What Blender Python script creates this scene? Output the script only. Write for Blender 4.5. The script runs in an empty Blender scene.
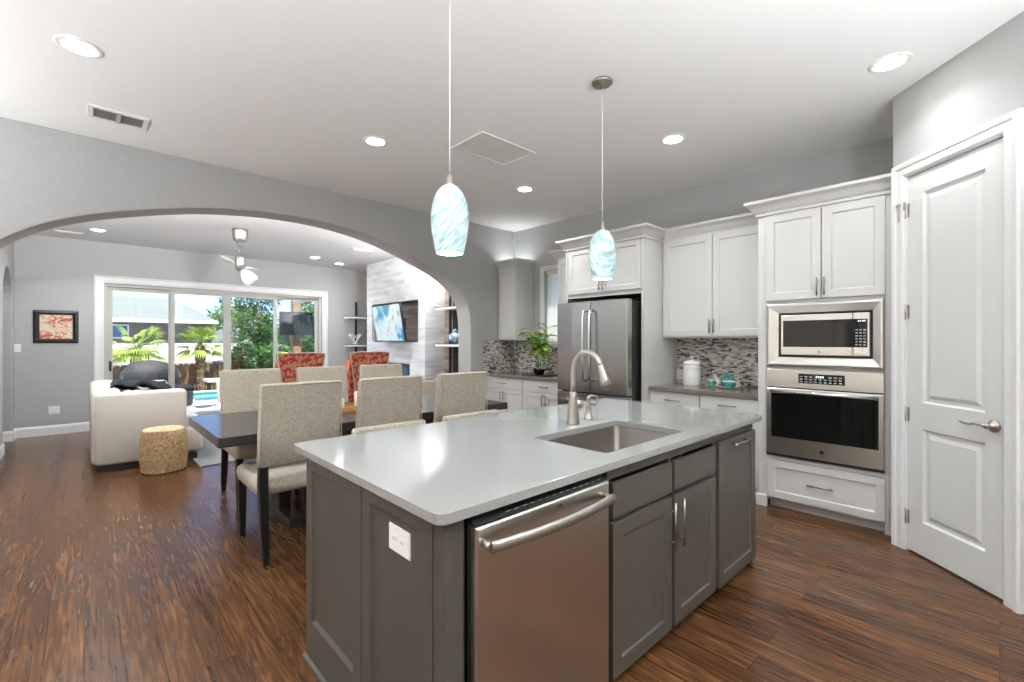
import bpy, bmesh, math, random
from mathutils import Vector, Matrix, noise as mnoise
random.seed(7)
R = math.radians
S = bpy.context.scene
COL = S.collection

# ------------------------------------------------------------------ camera, light, exposure
cam_d = bpy.data.cameras.new('camera'); cam = bpy.data.objects.new('camera', cam_d); COL.objects.link(cam)
cam.location = (0, 0, 1.38); cam.rotation_euler = (R(90), 0, R(46.864 - 90))
cam_d.sensor_width = 36; cam_d.lens = 457.0 / 1024 * 36; cam_d.clip_start = 0.02; cam_d.clip_end = 300
S.camera = cam
S.view_settings.view_transform = 'Standard'; S.view_settings.look = 'None'
S.view_settings.gamma = 1; S.view_settings.use_curve_mapping = False
S.view_settings.exposure = 1.76
S.cycles.use_denoising = True
S.cycles.max_bounces = 10; S.cycles.diffuse_bounces = 8; S.cycles.glossy_bounces = 4
S.cycles.transparent_max_bounces = 12; S.cycles.sample_clamp_indirect = 6
S.cycles.caustics_reflective = False; S.cycles.caustics_refractive = False
SKY_STRENGTH = 0.14
SUN_ENERGY = 3.8
CAN_POWER = 4.0
FILL_POWER = 46.0
w = bpy.data.worlds.new('world'); S.world = w; w.use_nodes = True
wn = w.node_tree; bg = wn.nodes['Background']
sky = wn.nodes.new('ShaderNodeTexSky'); sky.sky_type = 'NISHITA'; sky.sun_disc = False
sky.sun_elevation = R(50); sky.sun_rotation = R(200); sky.dust_density = 0.0; sky.ozone_density = 4.0; sky.altitude = 6000; sky.air_density = .8
wn.links.new(sky.outputs[0], bg.inputs[0]); bg.inputs[1].default_value = SKY_STRENGTH
sun_d = bpy.data.lights.new('sun', 'SUN'); sun_d.energy = SUN_ENERGY; sun_d.angle = R(1.0); sun_d.color = (1, .96, .88)
sun = bpy.data.objects.new('sun', sun_d); COL.objects.link(sun)
sun.rotation_euler = (R(28), 0, R(25))      # high, from behind the house, shining onto the garden

# ------------------------------------------------------------------ materials
def mat(name, col=(.5,.5,.5), rough=.5, metal=0., spec=.5, coat=0., emit=None, es=0., aniso=0.):
    m = bpy.data.materials.new(name); m.use_nodes = True
    b = m.node_tree.nodes['Principled BSDF']
    b.inputs['Base Color'].default_value = (*col, 1); b.inputs['Roughness'].default_value = rough
    b.inputs['Metallic'].default_value = metal; b.inputs['Specular IOR Level'].default_value = spec
    b.inputs['Coat Weight'].default_value = coat; b.inputs['Coat Roughness'].default_value = .08
    b.inputs['Anisotropic'].default_value = aniso
    if emit: b.inputs['Emission Color'].default_value = (*emit, 1); b.inputs['Emission Strength'].default_value = es
    return m
def N(m, t, **k):
    n = m.node_tree.nodes.new(t)
    for a, v in k.items():
        if a.startswith('i_'): n.inputs[a[2:].replace('_', ' ')].default_value = v
        else: setattr(n, a, v)
    return n
def L(m, a, b): m.node_tree.links.new(a, b)
def B(m): return m.node_tree.nodes['Principled BSDF']
def coords(m, scale=(1,1,1), swap=None):
    tc = N(m, 'ShaderNodeTexCoord'); v = tc.outputs['Object']
    if swap:
        sp = N(m, 'ShaderNodeSeparateXYZ'); L(m, v, sp.inputs[0]); cb = N(m, 'ShaderNodeCombineXYZ')
        for i, ch in enumerate(swap): L(m, sp.outputs['xyz'.index(ch)], cb.inputs[i])
        v = cb.outputs[0]
    mp = N(m, 'ShaderNodeMapping'); mp.inputs['Scale'].default_value = scale; L(m, v, mp.inputs[0]); return mp.outputs[0]
def ramp(m, fac, stops, interp='LINEAR'):
    r = N(m, 'ShaderNodeValToRGB'); cr = r.color_ramp; cr.interpolation = interp
    while len(cr.elements) < len(stops): cr.elements.new(.5)
    for e, (p, c) in zip(cr.elements, stops): e.position = p; e.color = (*c, 1)
    L(m, fac, r.inputs[0]); return r.outputs[0]
def bump(m, h, strength=.3, dist=.01):
    b = N(m, 'ShaderNodeBump'); b.inputs['Strength'].default_value = strength; b.inputs['Distance'].default_value = dist
    L(m, h, b.inputs['Height']); L(m, b.outputs[0], B(m).inputs['Normal'])
def noise_mat(name, c1, c2, scale, rough=.6, sc=(1,1,1), detail=4, bs=0., bd=.003, lo=.35, hi=.65, **k):
    m = mat(name, c1, rough, **k); v = coords(m, sc)
    n = N(m, 'ShaderNodeTexNoise'); n.inputs['Scale'].default_value = scale; n.inputs['Detail'].default_value = detail
    L(m, v, n.inputs[0]); c = ramp(m, n.outputs[0], [(lo, c1), (hi, c2)]); L(m, c, B(m).inputs['Base Color'])
    if bs: bump(m, n.outputs[0], bs, bd)
    return m
M = {}
M['wall'] = noise_mat('grey_wall_paint', (.40,.405,.405), (.42,.425,.425), 60, .75, bs=.08, bd=.002)
M['ceil'] = noise_mat('ceiling_paint', (.87,.87,.87), (.89,.89,.89), 90, .9, bs=.1, bd=.002)
M['trim'] = mat('white_trim_paint', (.74,.745,.745), .35)
M['white'] = mat('white_cabinet_paint', (.60,.60,.588), .35)
M['whitedoor'] = mat('white_door_paint', (.67,.678,.675), .4)
M['grey'] = noise_mat('grey_brown_cabinet_paint', (.073,.065,.053), (.078,.070,.057), 30, .38)
M['dark'] = mat('dark_void', (.012,.012,.012), .6)
M['black'] = mat('black_satin', (.012,.012,.013), .35)
M['blackwood'] = mat('black_stained_wood', (.010,.009,.009), .35)
M['nickel'] = mat('brushed_nickel', (.42,.39,.345), .40, 1.)
M['chrome'] = mat('polished_steel', (.75,.75,.75), .15, 1.)
M['quartz'] = noise_mat('white_quartz', (.29,.29,.281), (.31,.309,.30), 120, .12, coat=.3)
M['taupe'] = noise_mat('taupe_stone', (.17,.145,.12), (.22,.19,.16), 80, .15)
M['plastic'] = mat('white_plastic', (.82,.82,.80), .35)
M['blackglass'] = mat('black_glass', (.006,.006,.006), .04)
M['rubber'] = mat('dark_rubber', (.02,.02,.02), .7)
def steel(name, sc, c=(.66,.645,.61), r=.30, an=.5):
    m = mat(name, c, r, 1., aniso=an); v = coords(m, sc)
    n = N(m, 'ShaderNodeTexNoise'); n.inputs['Scale'].default_value = 8; n.inputs['Detail'].default_value = 6; L(m, v, n.inputs[0])
    mr = N(m, 'ShaderNodeMapRange'); mr.inputs['To Min'].default_value = r-.02; mr.inputs['To Max'].default_value = r+.03
    L(m, n.outputs[0], mr.inputs[0]); L(m, mr.outputs[0], B(m).inputs['Roughness'])
    return m
M['steelv'] = steel('brushed_stainless_vertical', (30,30,.4))
M['steelh'] = steel('brushed_stainless_horizontal', (.4,.4,40))
M['steelf'] = steel('dark_brushed_stainless', (30,30,.4), (.47,.47,.465), .24, .5)
M['pull'] = mat('satin_nickel_pull', (.30,.28,.25), .35, 1.)
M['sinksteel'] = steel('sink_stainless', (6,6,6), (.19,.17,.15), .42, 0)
def fabric(name, c1, c2, sc=170):
    m = mat(name, c1, .95, spec=.15); v = coords(m)
    n = N(m, 'ShaderNodeTexNoise'); n.inputs['Scale'].default_value = sc; n.inputs['Detail'].default_value = 2; L(m, v, n.inputs[0])
    n2 = N(m, 'ShaderNodeTexNoise'); n2.inputs['Scale'].default_value = sc*.3; n2.inputs['Detail'].default_value = 3; L(m, v, n2.inputs[0])
    mx = N(m, 'ShaderNodeMath', operation='ADD'); L(m, n.outputs[0], mx.inputs[0]); L(m, n2.outputs[0], mx.inputs[1])
    hf = N(m, 'ShaderNodeMath', operation='MULTIPLY'); hf.inputs[1].default_value = .5; L(m, mx.outputs[0], hf.inputs[0])
    L(m, ramp(m, hf.outputs[0], [(.38, c1), (.62, c2)]), B(m).inputs['Base Color']); bump(m, n.outputs[0], .3, .002)
    return m
M['linen'] = fabric('oatmeal_linen', (.33,.29,.235), (.50,.45,.375), 230)
M['sofa'] = fabric('cream_upholstery', (.50,.475,.43), (.55,.525,.475), 300)
M['throw'] = fabric('charcoal_knit', (.012,.014,.018), (.035,.038,.045), 120)
M['damask'] = noise_mat('rust_damask', (.42,.05,.025), (.55,.24,.17), 26, .8, detail=1, lo=.47, hi=.53)
B(M['damask']).inputs['Specular IOR Level'].default_value = .2
M['table'] = noise_mat('charcoal_stained_oak', (.030,.027,.026), (.05,.046,.043), 6, .22, sc=(1,14,14))
M['traywood'] = noise_mat('honey_wood', (.36,.17,.06), (.50,.27,.11), 8, .45, sc=(1,12,12))
M['candle'] = mat('ivory_wax', (.85,.78,.62), .5, emit=(1,.85,.6), es=0.0)
M['rug'] = fabric('grey_rug_pile', (.14,.14,.145), (.21,.21,.21), 90)
M['glass'] = None
gm = bpy.data.materials.new('clear_window_glass'); gm.use_nodes = True; nt = gm.node_tree; nt.nodes.clear()
o_ = nt.nodes.new('ShaderNodeOutputMaterial'); t_ = nt.nodes.new('ShaderNodeBsdfTransparent'); g_ = nt.nodes.new('ShaderNodeBsdfGlossy')
g_.inputs['Roughness'].default_value = .02; mx_ = nt.nodes.new('ShaderNodeMixShader'); mx_.inputs[0].default_value = .06
nt.links.new(t_.outputs[0], mx_.inputs[1]); nt.links.new(g_.outputs[0], mx_.inputs[2]); nt.links.new(mx_.outputs[0], o_.inputs[0]); M['glass'] = gm

def floor_mat():
    m = mat('hand_scraped_oak_floor', (.12,.05,.02), .3); v = coords(m, (1,1,1), 'yxz')   # u along planks (world Y)
    br = N(m, 'ShaderNodeTexBrick'); br.offset = .37; br.offset_frequency = 2; L(m, v, br.inputs[0])
    br.inputs['Scale'].default_value = 1; br.inputs['Brick Width'].default_value = 1.15; br.inputs['Row Height'].default_value = .127
    br.inputs['Mortar Size'].default_value = .0012; br.inputs['Mortar Smooth'].default_value = .3
    br.inputs['Color1'].default_value = (0,0,0,1); br.inputs['Color2'].default_value = (1,1,1,1); br.inputs['Mortar'].default_value = (.2,.2,.2,1)
    # per plank offset for the grain
    ad = N(m, 'ShaderNodeVectorMath', operation='MULTIPLY_ADD'); L(m, br.outputs['Color'], ad.inputs[0]); ad.inputs[1].default_value = (7.3, 3.1, 5.7); L(m, v, ad.inputs[2])
    def nz(sc, scale, detail, dist=0.):
        mp = N(m, 'ShaderNodeMapping'); mp.inputs['Scale'].default_value = sc; L(m, ad.outputs[0], mp.inputs[0])
        n = N(m, 'ShaderNodeTexNoise'); n.inputs['Scale'].default_value = scale; n.inputs['Detail'].default_value = detail
        n.inputs['Distortion'].default_value = dist; L(m, mp.outputs[0], n.inputs[0]); return n.outputs[0]
    grain = nz((1.1, 24, 1), 2.6, 5, .25); fig = nz((.55, 7, 1), 1.6, 2, .25); big = nz((.6,1.4,1), 1.3, 2)
    # cathedral figure: rings from a stretched noise
    s1 = N(m, 'ShaderNodeMath', operation='MULTIPLY'); s1.inputs[1].default_value = 70; L(m, fig, s1.inputs[0])
    s2 = N(m, 'ShaderNodeMath', operation='SINE'); L(m, s1.outputs[0], s2.inputs[0])
    cA = ramp(m, grain, [(.26, (.052,.023,.010)), (.5, (.105,.047,.0195)), (.74, (.165,.080,.035))])
    cB = ramp(m, s2.outputs[0], [(.0, (.55,.5,.46)), (.55, (1,1,1)), (1, (1.12,1.1,1.05))])
    m1 = N(m, 'ShaderNodeMix', data_type='RGBA', blend_type='MULTIPLY'); m1.inputs[0].default_value = .6
    L(m, cA, m1.inputs[6]); L(m, cB, m1.inputs[7])
    cP = ramp(m, br.outputs['Color'], [(0, (.74,.70,.68)), (.5, (1,1,1)), (1, (1.3,1.27,1.22))])
    m2 = N(m, 'ShaderNodeMix', data_type='RGBA', blend_type='MULTIPLY'); m2.inputs[0].default_value = 1
    L(m, m1.outputs[2], m2.inputs[6]); L(m, cP, m2.inputs[7])
    cG = ramp(m, big, [(.3, (.75,.72,.72)), (.7, (1.2,1.2,1.2))])
    m3 = N(m, 'ShaderNodeMix', data_type='RGBA', blend_type='MULTIPLY'); m3.inputs[0].default_value = 1
    L(m, m2.outputs[2], m3.inputs[6]); L(m, cG, m3.inputs[7])
    m4 = N(m, 'ShaderNodeMix', data_type='RGBA'); L(m, br.outputs['Fac'], m4.inputs[0]); L(m, m3.outputs[2], m4.inputs[6]); m4.inputs[7].default_value = (.015,.008,.004,1)
    L(m, m4.outputs[2], B(m).inputs['Base Color'])
    rr = ramp(m, grain, [(.3, (.28,)*3), (.7, (.17,)*3)]); L(m, rr, B(m).inputs['Roughness'])
    scr = nz((1.1, 8, 1), 3.6, 1.2, .5)
    h1 = N(m, 'ShaderNodeMath', operation='MULTIPLY_ADD'); h1.inputs[1].default_value = 1.0; L(m, scr, h1.inputs[0])
    gm2 = N(m, 'ShaderNodeMath', operation='MULTIPLY'); gm2.inputs[1].default_value = .07; L(m, grain, gm2.inputs[0]); L(m, gm2.outputs[0], h1.inputs[2])
    h2 = N(m, 'ShaderNodeMath', operation='SUBTRACT'); L(m, h1.outputs[0], h2.inputs[0]); L(m, br.outputs['Fac'], h2.inputs[1])
    B(m).inputs['Specular IOR Level'].default_value = .3
    bump(m, h2.outputs[0], .32, .006)
    return m
M['floor'] = floor_mat()
def mosaic(name, swap):
    m = mat(name, (.5,.5,.5), .12); v = coords(m, (1,1,1), swap)
    br = N(m, 'ShaderNodeTexBrick'); br.offset = .43; br.offset_frequency = 2; br.squash = .6; br.squash_frequency = 3; L(m, v, br.inputs[0])
    br.inputs['Scale'].default_value = 1; br.inputs['Brick Width'].default_value = .055; br.inputs['Row Height'].default_value = .0165
    br.inputs['Mortar Size'].default_value = .0012
    br.inputs['Color1'].default_value = (0,0,0,1); br.inputs['Color2'].default_value = (1,1,1,1)
    c = ramp(m, br.outputs['Color'], [(0, (.05,.04,.037)), (.10, (.22,.18,.165)), (.26, (.46,.44,.40)), (.44, (.64,.61,.55)), (.58, (.40,.385,.37)), (.70, (.70,.68,.63)), (.86, (.12,.10,.10)), (.92, (.56,.52,.46))], 'CONSTANT')
    mx = N(m, 'ShaderNodeMix', data_type='RGBA'); L(m, br.outputs['Fac'], mx.inputs[0]); L(m, c, mx.inputs[6]); mx.inputs[7].default_value = (.45,.44,.41,1)
    L(m, mx.outputs[2], B(m).inputs['Base Color']); iv = N(m, 'ShaderNodeMath', operation='SUBTRACT'); iv.inputs[0].default_value = 1; L(m, br.outputs['Fac'], iv.inputs[1])
    bump(m, iv.outputs[0], .4, .002); return m
M['mosaicx'] = mosaic('linear_glass_mosaic_side', 'yzx')
M['mosaicy'] = mosaic('linear_glass_mosaic_end', 'xzy')
def plankwall(name, bw, rh, stops, grout, sc, rough=.35):
    m = mat(name, (.5,.5,.5), rough); v = coords(m, (1,1,1), 'yzx')
    br = N(m, 'ShaderNodeTexBrick'); br.offset = .33; br.inputs['Scale'].default_value = 1; L(m, v, br.inputs[0])
    br.inputs['Brick Width'].default_value = bw; br.inputs['Row Height'].default_value = rh; br.inputs['Mortar Size'].default_value = .002
    br.inputs['Color1'].default_value = (0,0,0,1); br.inputs['Color2'].default_value = (1,1,1,1)
    ad = N(m, 'ShaderNodeVectorMath', operation='MULTIPLY_ADD'); L(m, br.outputs['Color'], ad.inputs[0]); ad.inputs[1].default_value = (5,3,4); L(m, v, ad.inputs[2])
    mp = N(m, 'ShaderNodeMapping'); mp.inputs['Scale'].default_value = sc; L(m, ad.outputs[0], mp.inputs[0])
    n = N(m, 'ShaderNodeTexNoise'); n.inputs['Scale'].default_value = 2; n.inputs['Detail'].default_value = 4; L(m, mp.outputs[0], n.inputs[0])
    c = ramp(m, n.outputs[0], stops)
    mx = N(m, 'ShaderNodeMix', data_type='RGBA'); L(m, br.outputs['Fac'], mx.inputs[0]); L(m, c, mx.inputs[6]); mx.inputs[7].default_value = (*grout, 1)
    L(m, mx.outputs[2], B(m).inputs['Base Color']); return m
M['tilewhite'] = plankwall('pale_stone_plank_tile', 1.2, .2, [(.35, (.56,.57,.60)), (.5, (.70,.71,.73)), (.65, (.80,.80,.81))], (.5,.5,.5), (.8,5,1))
M['tilewood'] = plankwall('weathered_wood_plank_tile', 1.2, .15, [(.32, (.17,.12,.10)), (.5, (.30,.225,.19)), (.68, (.44,.35,.30))], (.14,.11,.1), (.6,7,1), .5)

# ------------------------------------------------------------------ mesh helpers
def frame(o, u, w_):
    """local axes: a along u, b outwards along w_, c up"""
    u = Vector(u).normalized(); w_ = Vector(w_).normalized(); m = Matrix.Identity(4)
    for i in range(3): m[i][0] = u[i]; m[i][1] = w_[i]; m[i][2] = (0,0,1)[i]; m[i][3] = o[i]
    return m
class MB:
    def __init__(s, F=None): s.v = []; s.f = []; s.F = F; s.sm = []
    def P(s, p):
        p = Vector(p); s.v.append(s.F @ p if s.F else p); return len(s.v) - 1
    def face(s, ids, smooth=False): s.f.append(tuple(ids)); s.sm.append(smooth)
    def box(s, x0, x1, y0, y1, z0, z1):
        i = [s.P(p) for p in ((x0,y0,z0),(x1,y0,z0),(x1,y1,z0),(x0,y1,z0),(x0,y0,z1),(x1,y0,z1),(x1,y1,z1),(x0,y1,z1))]
        for q in ((3,2,1,0),(4,5,6,7),(0,1,5,4),(1,2,6,5),(2,3,7,6),(3,0,4,7)): s.face([i[k] for k in q])
        return s
    def prism(s, pts, d, map3, smooth=False):
        """pts 2D polygon, extruded between d[0] and d[1]; map3(p,q,h)->3D"""
        n = len(pts); a = [s.P(map3(p, q, d[0])) for p, q in pts]; b = [s.P(map3(p, q, d[1])) for p, q in pts]
        s.face(a[::-1]); s.face(b)
        for i in range(n): s.face((a[i], a[(i+1)%n], b[(i+1)%n], b[i]), smooth)
        return s
    def rings(s, rs, close=True, cap0=True, cap1=True, smooth=True):
        ids = [[s.P(p) for p in r] for r in rs]; n = len(ids[0])
        for A_, B_ in zip(ids, ids[1:]):
            for i in range(n if close else n-1): s.face((A_[i], A_[(i+1)%n], B_[(i+1)%n], B_[i]), smooth)
        if cap0: s.face(ids[0][::-1])
        if cap1: s.face(ids[-1])
        return s
    def lathe(s, c, prof, n=28, axis='z', cap0=True, cap1=True):
        rs = []
        for r, h in prof:
            ring = []
            for k in range(n):
                t = 2*math.pi*k/n; x, y = max(r, 1e-4)*math.cos(t), max(r, 1e-4)*math.sin(t)
                p = {'z': (x, y, h), 'y': (x, h, -y), 'x': (h, x, y)}[axis]
                ring.append((c[0]+p[0], c[1]+p[1], c[2]+p[2]))
            rs.append(ring)
        return s.rings(rs, True, cap0, cap1)
    def tube(s, pts, r, n=12, flat=1.0, caps=True):
        pts = [Vector(p) for p in pts]; rr = r if isinstance(r, (list, tuple)) else [r]*len(pts)
        rs = []; up = None
        for i, p in enumerate(pts):
            t = (pts[min(i+1, len(pts)-1)] - pts[max(i-1, 0)]).normalized()
            if up is None: up = Vector((0,0,1)) if abs(t.z) < .9 else Vector((1,0,0))
            a = t.cross(up).normalized(); up = a.cross(t).normalized()
            rs.append([p + a*rr[i]*math.cos(2*math.pi*k/n) + up*rr[i]*flat*math.sin(2*math.pi*k/n) for k in range(n)])
        return s.rings(rs, True, caps, caps)
    def bar(s, p0, p1, r): return s.tube([p0, p1], r, 10)
    def nest(s, a0, a1, c0, c1, b0, steps):
        """panel: side walls from b0, then nested rectangles (inset, b)"""
        rs = [[(a0,b0,c0),(a1,b0,c0),(a1,b0,c1),(a0,b0,c1)]]
        for ins, b in steps: rs.append([(a0+ins,b,c0+ins),(a1-ins,b,c0+ins),(a1-ins,b,c1-ins),(a0+ins,b,c1-ins)])
        return s.rings(rs, True, True, True, False)
    def sweep(s, path, prof, map3, closed=False, side=1):
        n = len(path); rs = []
        for i in range(n):
            p = Vector(path[i])
            def nrm(a, b): d = (Vector(b)-Vector(a)).normalized(); return Vector((d.y, -d.x))*side
            if closed or 0 < i < n-1:
                n1 = nrm(path[(i-1)%n], path[i]); n2 = nrm(path[i], path[(i+1)%n]); m_ = (n1+n2); m_ = m_/max(.3, m_.dot(n1)) if m_.length > 1e-6 else n1
            elif i == 0: m_ = nrm(path[0], path[1])
            else: m_ = nrm(path[-2], path[-1])
            rs.append([map3(p.x+m_.x*o, p.y+m_.y*o, h) for o, h in prof])
        if closed: rs.append(rs[0])
        return s.rings(rs, True, not closed, not closed, False)
    def plate(s, outer, holes, d, map3):
        """slab with holes"""
        bm = bmesh.new(); es = []; loops = [outer] + list(holes)
        for lp in loops:
            vs = [bm.verts.new((p, q, 0)) for p, q in lp]
            for i in range(len(vs)): es.append(bm.edges.new((vs[i], vs[(i+1)%len(vs)])))
        bmesh.ops.triangle_fill(bm, use_beauty=True, use_dissolve=False, edges=es, normal=(0,0,1))
        bm.verts.ensure_lookup_table(); bm.verts.index_update()
        vv = [v.co.copy() for v in bm.verts]
        a = [s.P(map3(p.x, p.y, d[0])) for p in vv]; b = [s.P(map3(p.x, p.y, d[1])) for p in vv]
        for f in bm.faces:
            s.face([b[v.index] for v in f.verts]); s.face([a[v.index] for v in f.verts][::-1])
        k = 0
        for lp in loops:
            m_ = len(lp)
            for i in range(m_): i0 = k+i; i1 = k+(i+1)%m_; s.face((a[i0], a[i1], b[i1], b[i0]))
            k += m_
        bm.free(); return s
    def build(s, name, m, parent=None, bevel=0., world=True, seg=2, weld=True):
        me = bpy.data.meshes.new(name)
        off = Vector((0,0,0))
        if parent is not None and world:
            p = parent
            while p.parent: p = p.parent
            off = p.location
        me.from_pydata([tuple(v-off) for v in s.v], [], s.f); me.materials.append(m)
        for poly, q in zip(me.polygons, s.sm): poly.use_smooth = q
        bm = bmesh.new(); bm.from_mesh(me)
        if weld: bmesh.ops.remove_doubles(bm, verts=bm.verts, dist=1e-5)
        bmesh.ops.recalc_face_normals(bm, faces=bm.faces); bm.to_mesh(me); bm.free()
        o = bpy.data.objects.new(name, me); COL.objects.link(o)
        if parent is not None: o.parent = parent
        if bevel:
            b = o.modifiers.new('bevel', 'BEVEL'); b.width = bevel; b.segments = seg; b.limit_method = 'ANGLE'; b.angle_limit = R(40)
            b.harden_normals = False
        return o
def tag(o, label, cat, group=None, kind=None):
    o['label'] = label; o['category'] = cat
    if group: o['group'] = group
    if kind: o['kind'] = kind
    return o
def struct(o, label, cat): return tag(o, label, cat, kind='structure')
def thing(name, label, cat, loc=(0,0,0), rz=0., group=None, kind=None):
    o = bpy.data.objects.new(name, None); COL.objects.link(o); o.empty_display_size = .1
    o.location = loc; o.rotation_euler = (0,0,rz); return tag(o, label, cat, group, kind)
def dup(root, loc, rz, label):
    r = root.copy(); COL.objects.link(r); r.location = loc; r.rotation_euler = (0,0,rz); r['label'] = label
    for ch in list(root.children):
        c = ch.copy(); COL.objects.link(c); c.parent = r
        for g in list(ch.children):
            d = g.copy(); COL.objects.link(d); d.parent = c
    return r
def rrect(x0, x1, y0, y1, r, n=6):
    pts = []
    for cx, cy, a0 in ((x1-r, y0+r, -90), (x1-r, y1-r, 0), (x0+r, y1-r, 90), (x0+r, y0+r, 180)):
        for k in range(n+1):
            t = R(a0 + 90*k/n); pts.append((cx+r*math.cos(t), cy+r*math.sin(t)))
    return pts
XY = lambda p, q, h: (p, q, h)
def onY(p, q, h): return (p, h, q)      # polygon in X-Z, thickness along Y
def onX(p, q, h): return (h, p, q)      # polygon in Y-Z, thickness along X
def handle(F, a, c, ln, vertical=True, b=0., parent=None, m='pull', r=.0055, off=.032):
    mb = MB(F)
    if vertical:
        mb.bar((a,b+off,c-ln/2), (a,b+off,c+ln/2), r)
        for q in (-.32, .32): mb.bar((a,b,c+ln*q), (a,b+off,c+ln*q), r*.8)
    else:
        mb.bar((a-ln/2,b+off,c), (a+ln/2,b+off,c), r)
        for q in (-.32, .32): mb.bar((a+ln*q,b,c), (a+ln*q,b+off,c), r*.8)
    return mb.build('handle', M[m], parent)
def shaker(F, a0, a1, c0, c1, b, parent, m, name='door', fr=.06, t=.02, rec=.009):
    return MB(F).nest(a0, a1, c0, c1, b, [(0, b+t), (fr, b+t), (fr+.006, b+t-rec)]).build(name, m, parent, .0015)
def slabf(F, a0, a1, c0, c1, b, parent, m, name='drawer_front', t=.02):
    return MB(F).nest(a0, a1, c0, c1, b, [(0, b+t)]).build(name, m, parent, .0015)

# ================================================================== THE ROOM
ZC, ZL = 3.05, 2.92          # kitchen and living room ceilings
XW, YA, YB, YF = 4.83, 5.09, 5.39, 9.55
struct(MB().box(-3.65, 5.0, -3.35, YF+.2, -.12, 0).build('floor', M['floor']), 'dark hand-scraped oak plank floor of kitchen and living room', 'floor')
struct(MB().box(-3.65, 5.0, -3.35, YB, ZC, ZC+.2).build('ceiling', M['ceil']), 'white flat kitchen ceiling', 'ceiling')
struct(MB().box(-2.4, 5.6, YB, YF+.75, ZL, ZC+.2).build('ceiling', M['ceil']), 'white living room ceiling beyond the arch', 'ceiling')
# arch wall
pts = [(-.72, .0), (-.72, 1.25), (-.71, 1.6), (-.66, 1.85), (-.57, 2.02), (-.455, 2.13), (-.374, 2.20), (-.25, 2.285), (-.08, 2.37), (.173, 2.463), (.493, 2.552), (.84, 2.632),
       (1.24, 2.682), (1.6, 2.700), (1.92, 2.695), (2.25, 2.662), (2.648, 2.585), (3.077, 2.44), (3.42, 2.31), (3.652, 2.19), (3.80, 2.075), (3.90, 1.94), (3.955, 1.80), (3.975, 1.6), (3.978, 1.35), (3.978, 0)]
arch = pts[:]
for _ in range(3):
    q = [arch[0]]
    for a_, b_ in zip(arch, arch[1:]): q += [(a_[0]*.75+b_[0]*.25, a_[1]*.75+b_[1]*.25), (a_[0]*.25+b_[0]*.75, a_[1]*.25+b_[1]*.75)]
    arch = q + [arch[-1]]
out = [(-3.65, 0), (-3.65, ZC), (XW, ZC), (XW, 0)] + arch[::-1]
mb = MB().plate(out, [], (YA, YB), onY)
struct(mb.build('wall_left', M['wall'], bevel=.008), 'grey wall with the wide arched opening to the living room', 'wall')
# cabinet wall with the small window
WY0, WY1, WZ0, WZ1 = 4.02, 4.47, 1.36, 2.38
mb = MB().plate([(-3.35, 0), (YA, 0), (YA, ZC), (-3.35, ZC)], [[(WY0, WZ0), (WY1, WZ0), (WY1, WZ1), (WY0, WZ1)]], (XW, XW+.17), onX)
struct(mb.build('wall_right', M['wall']), 'grey kitchen wall behind the white cabinets', 'wall')
# pantry corner: diagonal wall with the door, plus its return
s2 = math.sqrt(.5)
FP = frame((4.05, .50, 0), (-s2, -s2, 0), (-s2, s2, 0))       # a along the wall, b into the room
def onP(a, c, h): return (a, h, c)
mb = MB(FP).plate([(0, 0), (.098, 0), (.098, 2.475), (.742, 2.475), (.742, 0), (2.6, 0), (2.6, ZC), (0, ZC)], [], (-.12, 0), onP)
struct(mb.build('wall_pantry', M['wall']), 'pale grey diagonal wall holding the pantry door', 'wall')
struct(MB().box(4.05, XW, .38, .50, 0, ZC).build('wall_return', M['wall']), 'short grey wall return beside the oven cabinet', 'wall')
# pantry interior so the door gap stays dark
struct(MB(FP).box(.0, .85, -.7, -.66, 0, 2.8).build('wall_pantry_back', M['wall']), 'pantry back wall', 'wall')
# casing
cas = [(0, 0), (0, .012), (.012, .018), (.05, .02), (.058, .026), (.082, .03), (.09, .022), (.09, 0)]
mb = MB(FP).sweep([(.105, 0), (.105, 2.468), (.737, 2.468), (.737, 0)], cas, onP, side=-1)
mb.box(.098, .112, -.12, .0, 0, 2.468); mb.box(.73, .742, -.12, .0, 0, 2.468); mb.box(.098, .742, -.12, 0, 2.462, 2.475)
struct(mb.build('trim_1', M['trim']), 'white moulded casing around the pantry door', 'trim')
# pantry door
door = thing('door_1', 'white two-panel pantry door with a lever handle', 'door', FP @ Vector((.425, -.02, 0)), kind='structure')
mb = MB(FP); A0, A1, D1 = .113, .729, .0
b0, b1 = -.045, -.006
holes = [[(.225, .221), (.624, .221), (.624, .818), (.225, .818)], [(.225, .985), (.624, .985), (.624, 2.33), (.225, 2.33)]]
mb.plate([(A0, .012), (A1, .012), (A1, 2.455), (A0, 2.455)], holes, (b0, b1), onP)
for h in holes:
    x0, z0 = h[0]; x1, z1 = h[2]; rs = []
    for i, b in ((0, b1), (.012, b1-.013), (.03, b1-.013), (.055, b1-.003), (.06, b1-.003)):
        rs.append([(x0+i, b, z0+i), (x1-i, b, z0+i), (x1-i, b, z1-i), (x0+i, b, z1-i)])
    mb.rings(rs, True, False, True, False)
mb.build('door_slab', M['whitedoor'], door, weld=True)
mb = MB(FP); hx, hz = .675, .922
mb.lathe((hx, b1, hz), [(.033, 0), (.034, .006), (.026, .014), (.014, .018), (.012, .045), (.014, .052), (0, .055)], 24, 'y')
mb.tube([(hx, .042, hz), (hx-.03, .046, hz+.004), (hx-.06, .046, hz+.004), (hx-.09, .044, hz-.006), (hx-.125, .042, hz-.004), (hx-.155, .04, hz+.004)], [.011, .010, .009, .008, .009, .004], 12, .7)
mb.build('door_handle', M['nickel'], door)
MB(FP).box(.722, .7305, -.04, -.004, .88, .965).build('latch_plate', M['nickel'], door)
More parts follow.
